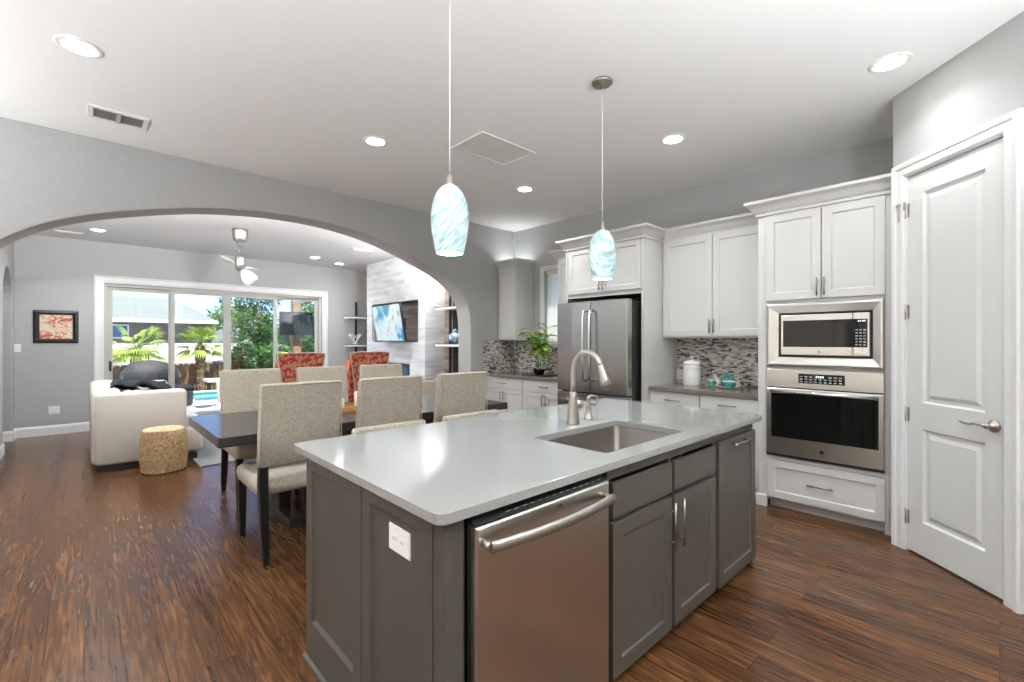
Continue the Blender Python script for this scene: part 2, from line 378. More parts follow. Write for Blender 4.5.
for z in (.223, .90, 1.573, 2.24):
    mb = MB(FP); mb.lathe((.103, .002, z), [(0, -.052), (.006, -.05), (.006, .05), (0, .052)], 10); mb.box(.108, .128, -.006, -.004, z-.045, z+.045)
    mb.build('hinge', M['nickel'], door)
mb = MB(FP)   # swing-bar latch high on the jamb
mb.box(.06, .085, .0, .03, 2.28, 2.292); mb.box(.088, .108, .0, .014, 2.245, 2.30); mb.tube([(.07, .03, 2.286), (.10, .04, 2.27), (.10, .04, 2.20), (.085, .03, 2.175)], .004, 8)
mb.build('swing_latch', M['nickel'], door)
# baseboards
bb = [(0, 0), (.015, 0), (.015, .105), (.010, .13), (.004, .14), (0, .14)]
def base(name, path, side, label):
    struct(MB().sweep(path, bb, XY, side=side).build(name, M['trim']), label, 'baseboard')
base('baseboard_left', [(-3.5, YA), (-.72, YA), (-.72, YB), (-.72, 8.30)], 1, 'white baseboard running through the left side of the arch')
base('baseboard_jamb', [(XW-.65, YA), (3.978, YA), (3.978, YB), (4.6, YB)], -1, 'white baseboard around the right foot of the arch')
base('baseboard_far', [(-.72, YF), (.115, YF)], 1, 'white baseboard left of the sliding glass door')
base('baseboard_far_right', [(3.72, YF), (4.6, YF)], 1, 'white baseboard right of the sliding glass door')
base('baseboard_pantry', [tuple((FP @ Vector((-.0, 0, 0))).xy), tuple((FP @ Vector((.013, 0, 0))).xy)], -1, 'white baseboard sliver beside the pantry door casing')
# living room left wall with arched hall opening
hy0, hy1 = 8.30, 9.30; cy = (hy0+hy1)/2
hall = [(hy0, 0.0)] + [(cy - .5*math.cos(math.pi*k/14), 1.95 + .40*math.sin(math.pi*k/14)) for k in range(15)] + [(hy1, 0.0)]
outl = [(YB, 0), (YB, ZL), (YF+.15, ZL), (YF+.15, 0)] + hall[::-1]
struct(MB().plate(outl, [], (-.92, -.72), onX).build('wall_living_left', M['wall'], bevel=.008), 'grey living room wall with a small arched opening', 'wall')
struct(MB().box(-2.4, -2.25, YB, YF+.15, 0, ZL).build('wall_hall', M['wall']), 'grey hall wall behind the small arched opening', 'wall')
base('baseboard_hall', [(-.92, 9.3), (-.72, 9.3), (-.72, 9.55)], 1, 'white baseboard beside the small arched opening')
# far wall with slider opening
SX0, SX1, SZ = .23, 3.58, 2.285
struct(MB().plate([(-2.4, 0), (SX0, 0), (SX0, SZ), (SX1, SZ), (SX1, 0), (5.6, 0), (5.6, ZL), (-2.4, ZL)], [], (YF, YF+.18), onY).build('wall_living_far', M['wall']), 'grey living room wall with the sliding glass door', 'wall')
mb = MB().sweep([(SX0, 0), (SX0, SZ), (SX1, SZ), (SX1, 0)], [(0, YF), (0, YF-.014), (.03, YF-.02), (.09, YF-.02), (.105, YF-.028), (.118, YF-.02), (.118, YF)], onY, side=-1)
struct(mb.build('trim_2', M['trim']), 'white casing around the sliding glass door', 'trim')
M['vinyl'] = mat('almond_vinyl', (.50,.485,.45), .4)
sl = thing('sliding_glass_door', 'four-panel sliding glass door with almond frames opening to the patio', 'sliding door', ((SX0+SX1)/2, YF+.09, 0)); sl.name = 'door_2'; sl['kind'] = 'structure'
mb = MB(); mb.box(SX0, SX0+.045, YF+.03, YF+.15, 0, SZ); mb.box(SX1-.045, SX1, YF+.03, YF+.15, 0, SZ); mb.box(SX0+.045, SX1-.045, YF+.03, YF+.15, SZ-.045, SZ); mb.box(SX0+.045, SX1-.045, YF+.03, YF+.15, 0, .025)
mb.build('door_frame', M['vinyl'], sl, .002)
n = 4; pw = (SX1-SX0-.09)/n
for k in range(n):
    x0 = SX0+.045+k*pw - (.02 if k in (1, 3) else 0); x1 = SX0+.045+(k+1)*pw + (.02 if k in (0, 2) else 0); y = YF+.055 if k in (1, 2) else YF+.10
    mb = MB().plate([(x0, .025), (x1, .025), (x1, SZ-.045), (x0, SZ-.045)], [[(x0+.06, .10), (x1-.06, .10), (x1-.06, SZ-.10), (x0+.06, SZ-.10)]], (y, y+.038), onY)
    p = mb.build('sash', M['vinyl'], sl, .002)
    MB().box(x0+.06, x1-.06, y+.017, y+.021, .10, SZ-.10).build('pane', M['glass'], p)
    if k == 0: MB().box(x0+.02, x0+.045, y-.03, y, .90, 1.06).build('pull_handle', M['black'], p, .004)
# living right wall: recess clad in wood tile, chimney breast
struct(MB().box(4.60, 4.83, YB, YF, 0, ZL).build('wall_living_right', M['tilewood']), 'wood-look tiled wall recess beside the fireplace', 'wall')
CX, CY0, CY1 = 4.20, 6.63, 8.80
NY0, NY1, NZ0, NZ1 = 6.85, 8.57, 1.36, 2.10
ch = thing('chimney_breast', 'pale stone-tiled chimney breast with television niche and linear fireplace', 'chimney breast', (4.4, 7.7, 0)); ch['kind'] = 'structure'; ch.name = 'wall_chimney'
mb = MB().plate([(CY0, 0), (CY1, 0), (CY1, ZL), (CY0, ZL)], [[(NY0, NZ0), (NY1, NZ0), (NY1, NZ1), (NY0, NZ1)], [(7.15, .45), (8.25, .45), (8.25, .96), (7.15, .96)]], (CX, CX+.06), onX)
mb.box(CX+.06, 4.60, CY0, CY0+.05, 0, ZL); mb.box(CX+.06, 4.60, CY1-.05, CY1, 0, ZL)
mb.build('tile_face', M['tilewhite'], ch)
mb = MB().box(CX+.30, CX+.34, NY0, NY1, NZ0, NZ1); mb.box(CX+.06, CX+.34, NY0-.02, NY0, NZ0-.02, NZ1+.02); mb.box(CX+.06, CX+.34, NY1, NY1+.02, NZ0-.02, NZ1+.02); mb.box(CX+.06, CX+.34, NY0, NY1, NZ0-.02, NZ0); mb.box(CX+.06, CX+.34, NY0, NY1, NZ1, NZ1+.02)
mb.build('niche_lining', M['tilewood'], ch)
# cabinet-wall window
wt = thing('window_1', 'kitchen window half hidden behind the refrigerator cabinet', 'window', (XW, (WY0+WY1)/2, WZ0), kind='structure')
mb = MB().sweep([(WY0, WZ0), (WY0, WZ1), (WY1, WZ1), (WY1, WZ0)], [(0, XW), (0, XW-.014), (.05, XW-.02), (.07, XW-.02), (.07, XW)], onX, closed=True, side=-1)
mb.box(XW-.035, XW+.02, WY0-.08, WY1+.08, WZ0-.025, WZ0)
mb.build('window_casing', M['trim'], wt)
mb = MB().plate([(WY0, WZ0), (WY1, WZ0), (WY1, WZ1), (WY0, WZ1)], [[(WY0+.04, WZ0+.04), (WY1-.04, WZ0+.04), (WY1-.04, WZ1-.04), (WY0+.04, WZ1-.04)]], (XW+.10, XW+.14), onX)
fr = mb.build('window_frame', M['trim'], wt)
MB().box(XW+.118, XW+.122, WY0+.04, WY1-.04, WZ0+.04, WZ1-.04).build('pane', M['glass'], fr)
bl = thing('window_blind', 'white slatted blind hanging in the kitchen window', 'blind', (XW+.05, (WY0+WY1)/2, WZ0))
mb = MB().box(XW+.02, XW+.075, WY0+.01, WY1-.01, WZ1-.05, WZ1-.002); mb.build('headrail', M['plastic'], bl)
mb = MB()
for k in range(26):
    z = WZ0+.03+k*.0365; rs = [[(XW+.033, y, z-.018), (XW+.062, y, z+.016), (XW+.062, y, z+.019), (XW+.033, y, z-.015)] for y in (WY0+.012, WY1-.012)]; mb.rings(rs, True, True, True, False)
mb.build('slats', M['plastic'], bl)
mb = MB()
for y in (WY0+.14, WY1-.14): mb.box(XW+.046, XW+.048, y, y+.004, WZ0+.02, WZ1-.05)
mb.box(XW+.03, XW+.065, WY0+.012, WY1-.012, WZ0+.002, WZ0+.018)
mb.build('bottom_rail', M['plastic'], bl)
# unseen back of the room: walls with tall windows that let daylight in
def winwall(name, rng, holes, d, mp, label):
    struct(MB().plate([(rng[0], 0), (rng[1], 0), (rng[1], ZC), (rng[0], ZC)], [[(a, .15), (b, .15), (b, 2.85), (a, 2.85)] for a, b in holes], d, mp).build(name, M['wall']), label, 'wall')
winwall('wall_back', (-3.65, 5.0), [(-3.4, -1.15), (-1.0, 1.35), (1.5, 4.6)], (-3.35, -3.2), onY, 'grey wall behind the camera with three tall windows')
winwall('wall_side', (-3.2, YA), [(-2.9, -.6), (-.4, 2.0), (2.2, 4.7)], (-3.65, -3.5), onX, 'grey side wall left of the camera with tall windows')
def winunit(k, a, b, onf, d):
    t = thing('window_%d' % k, 'tall white framed window in the wall behind the camera, number %d from its end' % k, 'window', onf((a+b)/2, .35, d), kind='structure')
    t['label'] = ('tall window behind the camera at %.1f metres along its wall' % ((a+b)/2))
    mid = (a+b)/2
    MB().plate([(a, .15), (b, .15), (b, 2.85), (a, 2.85)], [[(a+.05, .2), (mid-.03, .2), (mid-.03, 2.8), (a+.05, 2.8)], [(mid+.03, .2), (b-.05, .2), (b-.05, 2.8), (mid+.03, 2.8)]], (d, d+.06), onf).build('window_frame', M['trim'], t)
for k, (a, b) in enumerate([(-3.4, -1.15), (-1.0, 1.35), (1.5, 4.6)]): winunit(k+2, a, b, onY, -3.3)
for k, (a, b) in enumerate([(-2.9, -.6), (-.4, 2.0), (2.2, 4.7)]): winunit(k+5, a, b, onX, -3.6)

# ================================================================== LIGHTS IN THE CEILING
M['bulb'] = mat('lit_lens', (1,1,1), .5, emit=(1,.96,.88), es=14)
def can(x, y, zc, label, power=CAN_POWER, group='recessed lights'):
    t = thing('recessed_light', label, 'ceiling light', (x, y, zc), 0, group)
    MB().lathe((0,0,0), [(.072, -.001), (.074, -.006), (.098, -.008), (.105, -.004), (.105, .0), (.072, .0)], 36, cap0=False, cap1=False).build('trim_ring', M['plastic'], t, world=False)
    MB().lathe((0,0,0), [(0, -.0025), (.072, -.0025), (.072, -.0005), (0, -.0005)], 32).build('lens', M['bulb'], t, world=False)
    ld = bpy.data.lights.new('recessed_lamp', 'AREA'); ld.shape = 'DISK'; ld.size = .14; ld.energy = power; ld.spread = R(125); ld.color = (.93, .975, 1)
    lo = bpy.data.objects.new('recessed_lamp', ld); COL.objects.link(lo); lo.parent = t; lo.location = (0, 0, -.012)
    return t
can(-.02, 3.57, ZC, 'round recessed light at the upper left, near the two-slot vent')
can(1.78, 3.57, ZC, 'round recessed light between the nearer pendant and the left air vent')
can(3.54, 3.57, ZC, 'round recessed light between the pendants, nearest the room corner')
can(3.56, 1.85, ZC, 'round recessed light over the aisle, right of the far pendant')
can(3.53, .45, ZC, 'round recessed light near the pantry door wall', 1.5)
for x, y in ((1.78, -.45), (-.02, -.9), (-1.8, .8), (-1.8, 3.0), (1.78, -2.3)): can(x, y, ZC, 'round recessed kitchen light in the ceiling behind the camera', group='recessed lights behind the camera')
can(.144, 8.55, ZL, 'living room recessed light left of the fan', 5)
can(3.11, 8.63, ZL, 'living room recessed light right of the fan', 5)
can(3.72, 9.0, ZL, 'living room recessed light closest to the chimney breast', 1.2)
can(.14, 6.5, ZL, 'living room recessed light above the sofa, hidden by the arch', 7)
can(3.1, 6.3, ZL, 'living room recessed light hidden above the arch right side', 7)
# vents
M['ventdark'] = mat('grey_duct', (.42,.42,.42), .6)
def vent(x, y, zc, wx, wy, label, nslat, name='ceiling_vent', split=False, mslat='plastic', z=0):
    t = thing(name, label, 'vent', (x, y, zc))
    MB().plate(rrect(-wx/2, wx/2, -wy/2, wy/2, .005, 2), [[(-wx/2+.03, -wy/2+.03), (wx/2-.03, -wy/2+.03), (wx/2-.03, wy/2-.03), (-wx/2+.03, wy/2-.03)]], (-.010, 0), XY).build('frame', M['plastic'], t, world=False)
    MB().box(-wx/2+.03, wx/2-.03, -wy/2+.03, wy/2-.03, -.0015, -.0005).build('backing', M['ventdark'] if split else M['plastic'], t, world=False)
    mb = MB()
    for k in range(nslat):
        yy = -wy/2+.03+(wy-.06)*(k+.5)/nslat; d = (wy-.06)/nslat*.38
        mb.rings([[(xx, yy-d, -.010), (xx, yy+d*.2, -.002), (xx, yy+d*.2+.0015, -.002), (xx, yy-d+.0015, -.010)] for xx in (-wx/2+.03, wx/2-.03)], True, True, True, False)
    if split: mb.box(-.012, .012, -wy/2+.02, wy/2-.02, -.012, -.001)
    mb.build('slats', M['plastic'] if not split else M['ventgrey'], t, world=False)
M['ventgrey'] = mat('grey_louvre', (.45,.45,.45), .5)
vent(.19, 4.50, ZC, .34, .24, 'small two-slot air vent near the arch wall at upper left', 8, split=True)
vent(2.62, 3.02, ZC, .62, .42, 'large white return air grille in the kitchen ceiling', 16, 'return_grille')
vent(3.43, 7.38, ZL, .36, .16, 'small white vent in the living room ceiling', 8)
vent(-.15, 9.0, ZL, .30, .12, 'slim white vent at the far left of the living room ceiling', 5)
# pendants
pg = bpy.data.materials.new('teal_swirl_art_glass'); pg.use_nodes = True; M['pend'] = pg
tc = N(pg, 'ShaderNodeTexCoord'); mp = N(pg, 'ShaderNodeMapping'); mp.inputs['Scale'].default_value = (1, 1, 1); mp.inputs['Rotation'].default_value = (0, R(38), R(20))
mp.inputs['Scale'].default_value = (1,1,1); mp.inputs['Rotation'].default_value = (R(24), R(48), 0)
L(pg, tc.outputs['Object'], mp.inputs[0]); mp2 = N(pg, 'ShaderNodeMapping'); L(pg, mp.outputs[0], mp2.inputs[0]); mp = mp2
mp.inputs['Scale'].default_value = (5, 5, 24)
wv = N(pg, 'ShaderNodeTexNoise'); wv.inputs['Scale'].default_value = 1.6; wv.inputs['Detail'].default_value = 3; wv.inputs['Distortion'].default_value = 1.2
L(pg, mp.outputs[0], wv.inputs[0])
c = ramp(pg, wv.outputs[0], [(.30, (.26,.46,.52)), (.42, (.45,.70,.76)), (.52, (.66,.84,.88)), (.66, (.85,.93,.95))])
L(pg, c, B(pg).inputs['Base Color']); L(pg, c, B(pg).inputs['Emission Color']); B(pg).inputs['Emission Strength'].default_value = .07
B(pg).inputs['Roughness'].default_value = .08; B(pg).inputs['Coat Weight'].default_value = .5
def pendant(x, y, label, rz):
    t = thing('pendant_light', label, 'pendant light', (x, y, ZC), rz)
    MB().lathe((0,0,0), [(0, 0), (.066, 0), (.066, -.012), (.058, -.02), (.02, -.026), (.012, -.045), (0, -.045)], 32).build('canopy', M['nickel'], t, world=False)
    MB().lathe((0,0,0), [(.0028, -.04), (.0028, -.93)], 8).build('cord', M['plastic'], t, world=False)
    MB().lathe((0,0,0), [(.004, -.90), (.012, -.915), (.016, -.945), (.020, -.965), (.018, -.97), (0, -.97)], 20).build('socket_cap', M['nickel'], t, world=False)
    prof = [(.018, -.955), (.040, -.968), (.060, -.992), (.076, -1.03), (.085, -1.08), (.087, -1.12), (.083, -1.17), (.074, -1.22), (.064, -1.268), (.061, -1.272), (.058, -1.268), (.070, -1.20), (.080, -1.12), (.070, -1.03), (.04, -.985), (.018, -.96)]
    MB().lathe((0,0,0), prof, 40, cap0=False, cap1=False).build('glass_shade', M['pend'], t, world=False)
    MB().lathe((0,0,0), [(0, -.99), (.02, -1.0), (.032, -1.05), (.03, -1.09), (.015, -1.12), (0, -1.125)], 20).build('bulb', M['bulb'], t, world=False)
    ld = bpy.data.lights.new('pendant_lamp', 'POINT'); ld.energy = 3.5; ld.shadow_soft_size = .03; ld.color = (.93, .975, 1)
    lo = bpy.data.objects.new('pendant_lamp', ld); COL.objects.link(lo); lo.parent = t; lo.location = (0, 0, -1.20)
pendant(1.222, 1.72, 'pale blue swirled glass pendant, the nearer and larger one', 0)
pendant(2.436, 1.75, 'pale blue swirled glass pendant, the farther one before the refrigerator cabinet', 1.2)
# ceiling fan
M['fanblade'] = mat('white_fan_blade', (.85,.85,.85), .3)
M['fangrey'] = mat('satin_grey_metal', (.32,.31,.29), .4, .8)
fan = thing('ceiling_fan', 'small grey ceiling fan with short white blades in living room', 'ceiling fan', (1.575, 7.175, ZL))
MB().lathe((0,0,0), [(0, 0), (.095, 0), (.10, -.03), (.085, -.15), (.075, -.165), (.045, -.17), (.042, -.20), (.022, -.245), (0, -.25)], 32).build('canopy', M['fangrey'], fan, world=False)
MB().lathe((0,0,0), [(.011, -.24), (.011, -.36)], 12).build('downrod', M['fangrey'], fan, world=False)
MB().lathe((0,0,0), [(0, -.35), (.02, -.355), (.055, -.37), (.062, -.40), (.062, -.49), (.055, -.55), (.03, -.575), (0, -.58)], 28).build('motor', M['fangrey'], fan, world=False)
for ang, tilt, pitch in ((137, 26, 14), (-43, -46, 72), (47, 5, 8)):
    T = Matrix.Rotation(R(ang), 4, 'Z') @ Matrix.Rotation(R(-tilt), 4, 'Y') @ Matrix.Rotation(R(pitch), 4, 'X')
    mb = MB(Matrix.Translation((0,0,-.53)) @ T)
    rs = []
    for k in range(9):
        u = k/8; x = .04+.24*u; wd = .02+.085*math.sin(min(1, u*1.15)*math.pi*.55)**1.0 * (1 if u < .9 else .9)
        z = .02*math.sin(u*3); rs.append([(x, -wd, z-.004), (x, wd*.8, z-.004+.015), (x, wd*.8, z+.004+.015), (x, -wd, z+.004)])
    mb.rings(rs, True, True, True, True); mb.build('blade', M['fanblade'], fan, world=False)

# floor lamps added out of view to brighten the ceilings
M['filllens'] = mat('fill_and_strip_lens', (1,1,1), .5, emit=(1,.96,.9), es=6)
def torchiere(x, y, label, power=FILL_POWER):
    t = thing('added_fill_torchiere', label, 'added fill lamp', (x, y, 0))
    MB().lathe((0,0,0), [(0, 0), (.15, 0), (.15, .018), (.03, .03), (0, .03)], 28).build('base', M['nickel'], t, world=False)
    MB().lathe((0,0,0), [(.012, .03), (.012, 1.76)], 12).build('pole', M['nickel'], t, world=False)
    MB().lathe((0,0,0), [(0, 1.75), (.03, 1.76), (.10, 1.80), (.16, 1.87), (.165, 1.88), (.155, 1.875), (.09, 1.815), (0, 1.78)], 32).build('bowl', M['nickel'], t, world=False)
    MB().lathe((0,0,0), [(0, 1.845), (.12, 1.845), (.12, 1.85), (0, 1.85)], 28).build('lens', M['filllens'], t, world=False)
    ld = bpy.data.lights.new('fill_torchiere_bulb', 'AREA'); ld.shape = 'DISK'; ld.size = .24; ld.energy = power; ld.color = (.93, .975, 1)
    lo = bpy.data.objects.new('fill_torchiere_bulb', ld); COL.objects.link(lo); lo.parent = t; lo.location = (0, 0, 1.87); lo.rotation_euler = (math.pi, 0, 0)
torchiere(-1.2, .9, 'added unseen fill torchiere left of the camera', 16)
torchiere(1.0, -.95, 'added unseen fill torchiere right behind the camera', 38)
torchiere(2.25, -1.35, 'added unseen fill torchiere in the aisle behind the pantry wall line', 36)
torchiere(-2.4, 2.2, 'added unseen fill torchiere at the side windows', 27)
torchiere(-1.75, 4.35, 'added unseen fill torchiere near the arch wall out to the left', 11)
torchiere(4.39, 5.60, 'added unseen fill torchiere behind the right foot of the arch', 14)
# light strips lying on top of the cabinets, shining up
def strip(x0, x1, y0, y1, z, label, power):
    t = thing('cabinet_top_light', label, 'light strip', ((x0+x1)/2, (y0+y1)/2, z))
    MB().box(x0, x1, y0, y1, z, z+.015).build('channel', M['plastic'], t)
    MB().box(x0+.008, x1-.008, y0+.01, y1-.01, z+.015, z+.017).build('diffuser', M['filllens'], t)
    ld = bpy.data.lights.new('strip_lamp', 'AREA'); ld.shape = 'RECTANGLE'; ld.size = x1-x0; ld.size_y = y1-y0; ld.energy = power; ld.color = (.93, .975, 1)
    lo = bpy.data.objects.new('strip_lamp', ld); COL.objects.link(lo); lo.parent = t; lo.location = (0, 0, .03); lo.rotation_euler = (math.pi, 0, 0)
strip(4.62, 4.67, 4.80, 5.0, 2.436, 'white light strip lying on top of the corner cabinet', .6)
def sconce(x, z, label, power):  # sconces added behind the arch, out of view, to fill the living room
    t = thing('added_fill_sconce', label, 'wall lamp', (x, YB, z))
    MB().lathe((0, 0, 0), [(0, 0), (.05, 0), (.05, .012), (.012, .02), (.012, .10), (0, .10)], 20, 'y').build('wall_mount', M['nickel'], t, world=False)
    MB().lathe((0, .12, 0), [(0, -.05), (.04, -.048), (.075, .02), (.085, .07), (.08, .07), (.07, .02), (.035, -.04), (0, -.042)], 28).build('shade', M['nickel'], t, world=False)
    ld = bpy.data.lights.new('fill_sconce_bulb', 'POINT'); ld.shadow_soft_size = .05; ld.energy = power; ld.color = (1, 1, 1)
    lo = bpy.data.objects.new('fill_sconce_bulb', ld); COL.objects.link(lo); lo.parent = t; lo.location = (0, .12, .066)
sconce(-.42, 2.50, 'added unseen fill sconce on the living side of the arch wall, left spandrel', 110)
sconce(3.72, 2.50, 'added unseen fill sconce on the living side of the arch wall, right spandrel', 48)
sconce(1.65, 2.79, 'added unseen fill sconce on the living side, above the crown of the arch', 110)

# ================================================================== KITCHEN ISLAND
def FX(X): return frame((X, 0, 0), (0, -1, 0), (-1, 0, 0))      # a = -y, faces -X
def FY(Y): return frame((0, Y, 0), (1, 0, 0), (0, -1, 0))       # a = x, faces -Y
isl = thing('kitchen_island', 'grey-brown kitchen island cabinet with shaker doors under the white worktop', 'island cabinet', (1.88, 1.56, 0))
IX0, IX1, IY0, IY1 = .715, 3.035, 1.05, 2.075
mb = MB().box(IX0+.012, IX0+.03, IY0+.02, IY1-.01, .05, .89); mb.box(IX1-.02, IX1, IY0, IY1, .0, .89); mb.box(IX0+.03, IX1-.02, IY1-.02, IY1, .0, .89)
mb.box(1.485, 1.50, IY0, IY1-.02, .05, .89); mb.box(1.50, IX1-.02, IY0, IY1-.02, .05, .07); mb.box(.80, .808, IY0+.01, IY1-.02, 0, .89)
mb.box(1.485, IX1-.02, IY0, IY0+.018, .835, .89); mb.box(1.485, 1.515, IY0, IY0+.018, .05, .835); mb.box(2.455, 2.485, IY0, IY0+.018, .05, .835); mb.box(1.975, 1.998, IY0, IY0+.018, .05, .835)
mb.box(1.5, 2.46, IY0, IY0+.018, .662, .685)
mb.build('carcass', M['grey'], isl, .002)
MB().box(IX0+.08, IX1-.02, IY0+.07, IY0+.085, 0, .06).build('toe_kick', M['black'], isl)
MB().box(IX0, .785, IY0-.015, IY0+.05, 0, .89).build('corner_pilaster', M['grey'], isl, .003)
FL = FX(IX0+.012)
for y0, y1 in ((1.535, IY1), (IY0+.035, 1.53)):
    MB(FL).nest(-y1, -y0, .0, .89, 0, [(0, .018)]) if False else None
    mb = MB(FL); a0, a1 = -y1, -y0
    z0, z1, fs, bt, tp = .0, .89, .062, .175, .06
    mb.plate([(a0, z0), (a1, z0), (a1, z1), (a0, z1)], [[(a0+fs, bt), (a1-fs, bt), (a1-fs, z1-tp), (a0+fs, z1-tp)]], (0, .016), onP)
    mb.rings([[(a0+fs, .016, bt), (a1-fs, .016, bt), (a1-fs, .016, z1-tp), (a0+fs, .016, z1-tp)], [(a0+fs+.012, .004, bt+.014), (a1-fs-.012, .004, bt+.014), (a1-fs-.012, .004, z1-tp-.012), (a0+fs+.012, .004, z1-tp-.012)]], True, False, True, False)
    mb.build('end_panel', M['grey'], isl)
MB().sweep([(IX0-.006, IY1+.01), (IX0-.006, IY0-.02)], [(0, 0), (.014, 0), (.012, .012), (0, .018)], XY, side=1).build('shoe_moulding', M['grey'], isl)
FI = FY(IY0)
slabf(FI, 1.505, 1.973, .685, .822, 0, isl, M['grey'], 'false_drawer_front')
slabf(FI, 2.0, 2.448, .685, .822, 0, isl, M['grey'], 'false_drawer_front')
d = shaker(FI, 1.505, 1.973, .055, .664, 0, isl, M['grey'], fr=.062); handle(FI, 1.945, .54, .22, True, .02, d)
d = shaker(FI, 2.0, 2.448, .055, .664, 0, isl, M['grey'], fr=.062); handle(FI, 2.03, .54, .22, True, .02, d)
d = shaker(FI, 2.492, 3.02, .045, .835, 0, isl, M['grey'], 'pull_out_front', fr=.065); handle(FI, 2.755, .803, .27, False, .02, d)
# worktop with sink cut-out
SKX0, SKX1, SKY0, SKY1 = 1.56, 2.255, 1.10, 1.525
top = MB().plate(rrect(.68, 3.09, 1.005, 2.175, .035), [rrect(SKX0, SKX1, SKY0, SKY1, .02, 4)], (.89, .92), XY).build('island_worktop', M['quartz'], None, .004)
tag(top, 'white quartz worktop covering the kitchen island', 'worktop')
sk = thing('kitchen_sink', 'undermount stainless steel sink set into the island worktop', 'sink', ((SKX0+SKX1)/2, (SKY0+SKY1)/2, .66))
o_ = rrect(SKX0-.012, SKX1+.012, SKY0-.012, SKY1+.012, .03, 4); rs = []
for ins, z in ((-.015, .889), (.012, .889), (.014, .885), (.02, .70), (.04, .682), (.05, .68)):
    rs.append([(p, q, z) for p, q in rrect(SKX0-.012+ins, SKX1+.012-ins, SKY0-.012+ins, SKY1+.012-ins, .03, 4)])
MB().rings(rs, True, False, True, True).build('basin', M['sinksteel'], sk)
MB().lathe(((SKX0+SKX1)/2, (SKY0+SKY1)/2+.05, .681), [(0, .001), (.03, .001), (.042, .004), (.045, .0)], 24).build('drain', M['nickel'], sk)
fa = thing('kitchen_faucet', 'brushed nickel gooseneck pull-down faucet behind the island sink', 'faucet', (1.98, 1.617, .92))
mb = MB(); fx, fy = 1.98, 1.617
mb.lathe((fx, fy, .92), [(0, 0), (.036, 0), (.037, .004), (.034, .012), (.030, .06), (.025, .12), (.020, .155), (.0175, .18), (0, .18)], 28)
mb.build('body', M['nickel'], fa)
mb = MB(); pt = [(fx, fy, 1.09), (fx, fy, 1.14), (fx, fy, 1.21)]; rad = .088
for k in range(1, 15):
    t = math.pi*k/14*.92; pt.append((fx+.012*k/14, fy-rad+rad*math.cos(t), 1.225+rad*1.05*math.sin(t)))
mb.tube(pt, .0155, 16); mb.build('spout', M['nickel'], fa)
e = Vector(pt[-1]); dr = (Vector(pt[-1])-Vector(pt[-2])).normalized()
mb = MB(); dd = [e - dr*.006, e+dr*.002, e+dr*.02, e+dr*.075, e+dr*.10, e+dr*.104]; mb.tube(dd, [.015, .0175, .019, .026, .0285, .024], 20); mb.build('spray_head', M['nickel'], fa)
mb = MB(); p = e+dr*.035+Vector((.012, -.017, 0)); mb.tube([p, p+dr*.03], .007, 8); mb.build('spray_button', M['rubber'], fa)
mb = MB(); mb.tube([(fx+.015, fy, 1.025), (fx+.045, fy, 1.022), (fx+.075, fy, 1.018)], [.024, .026, .018], 16); mb.tube([(fx+.07, fy, 1.02), (fx+.10, fy, 1.026), (fx+.155, fy, 1.016), (fx+.20, fy-.005, 1.008)], [.012, .008, .009, .007], 12, .7)
mb.build('lever', M['nickel'], fa)
sd = thing('soap_dispenser', 'small brushed nickel soap dispenser right of the faucet', 'soap dispenser', (2.175, 1.66, .92))
mb = MB(); x, y = 2.175, 1.66
mb.lathe((x, y, .92), [(0, 0), (.026, 0), (.027, .006), (.022, .012), (.014, .055), (.012, .07), (.013, .075), (.009, .08), (.0085, .115), (.011, .12), (.011, .135), (0, .137)], 24)
mb.build('body', M['nickel'], sd)
MB().tube([(x, y, 1.045), (x+.02, y-.005, 1.058), (x+.05, y-.012, 1.052), (x+.085, y-.02, 1.022)], [.008, .0065, .006, .005], 12).build('nozzle', M['nickel'], sd)
# outlet on the island end
def outlet(FF, a, c, label, hh=.058, wd=.072, name='power_outlet', rot=False):
    o = FF @ Vector((a, 0, c)); t = thing(name, label, 'outlet' if 'outlet' in name else 'switch', o)
    MB(FF).nest(a-wd/2, a+wd/2, c-hh, c+hh, 0, [(0, .004), (.003, .006)]).build('cover_plate', M['plastic'], t)
    if name == 'power_outlet':
        for s_ in ((-.02, .02) if hh > .05 else (0,)):
            for q in ((0,) if wd < .1 else (-.025, .025)):
                p = MB(FF).nest(a+q-.016, a+q+.016, c+s_-.014, c+s_+.014, .006, [(0, .008)]).build('socket', M['plastic'], t)
                mb = MB(FF)
                for e_ in (-.006, .006): mb.box(a+q+e_-.001, a+q+e_+.001, .008, .0085, c+s_-.003, c+s_+.006)
                mb.build('slots', M['dark'], p)
    else:
        for q in ((0,) if wd < .1 else (-.023, .023)): MB(FF).nest(a+q-.013, a+q+.013, c-.028, c+.028, .006, [(0, .009)]).build('rocker', M['plastic'], t)
    return t
outlet(FX(IX0+.008), -1.283, .755, 'white power outlet on the end of the grey island', hh=.041, wd=.128)
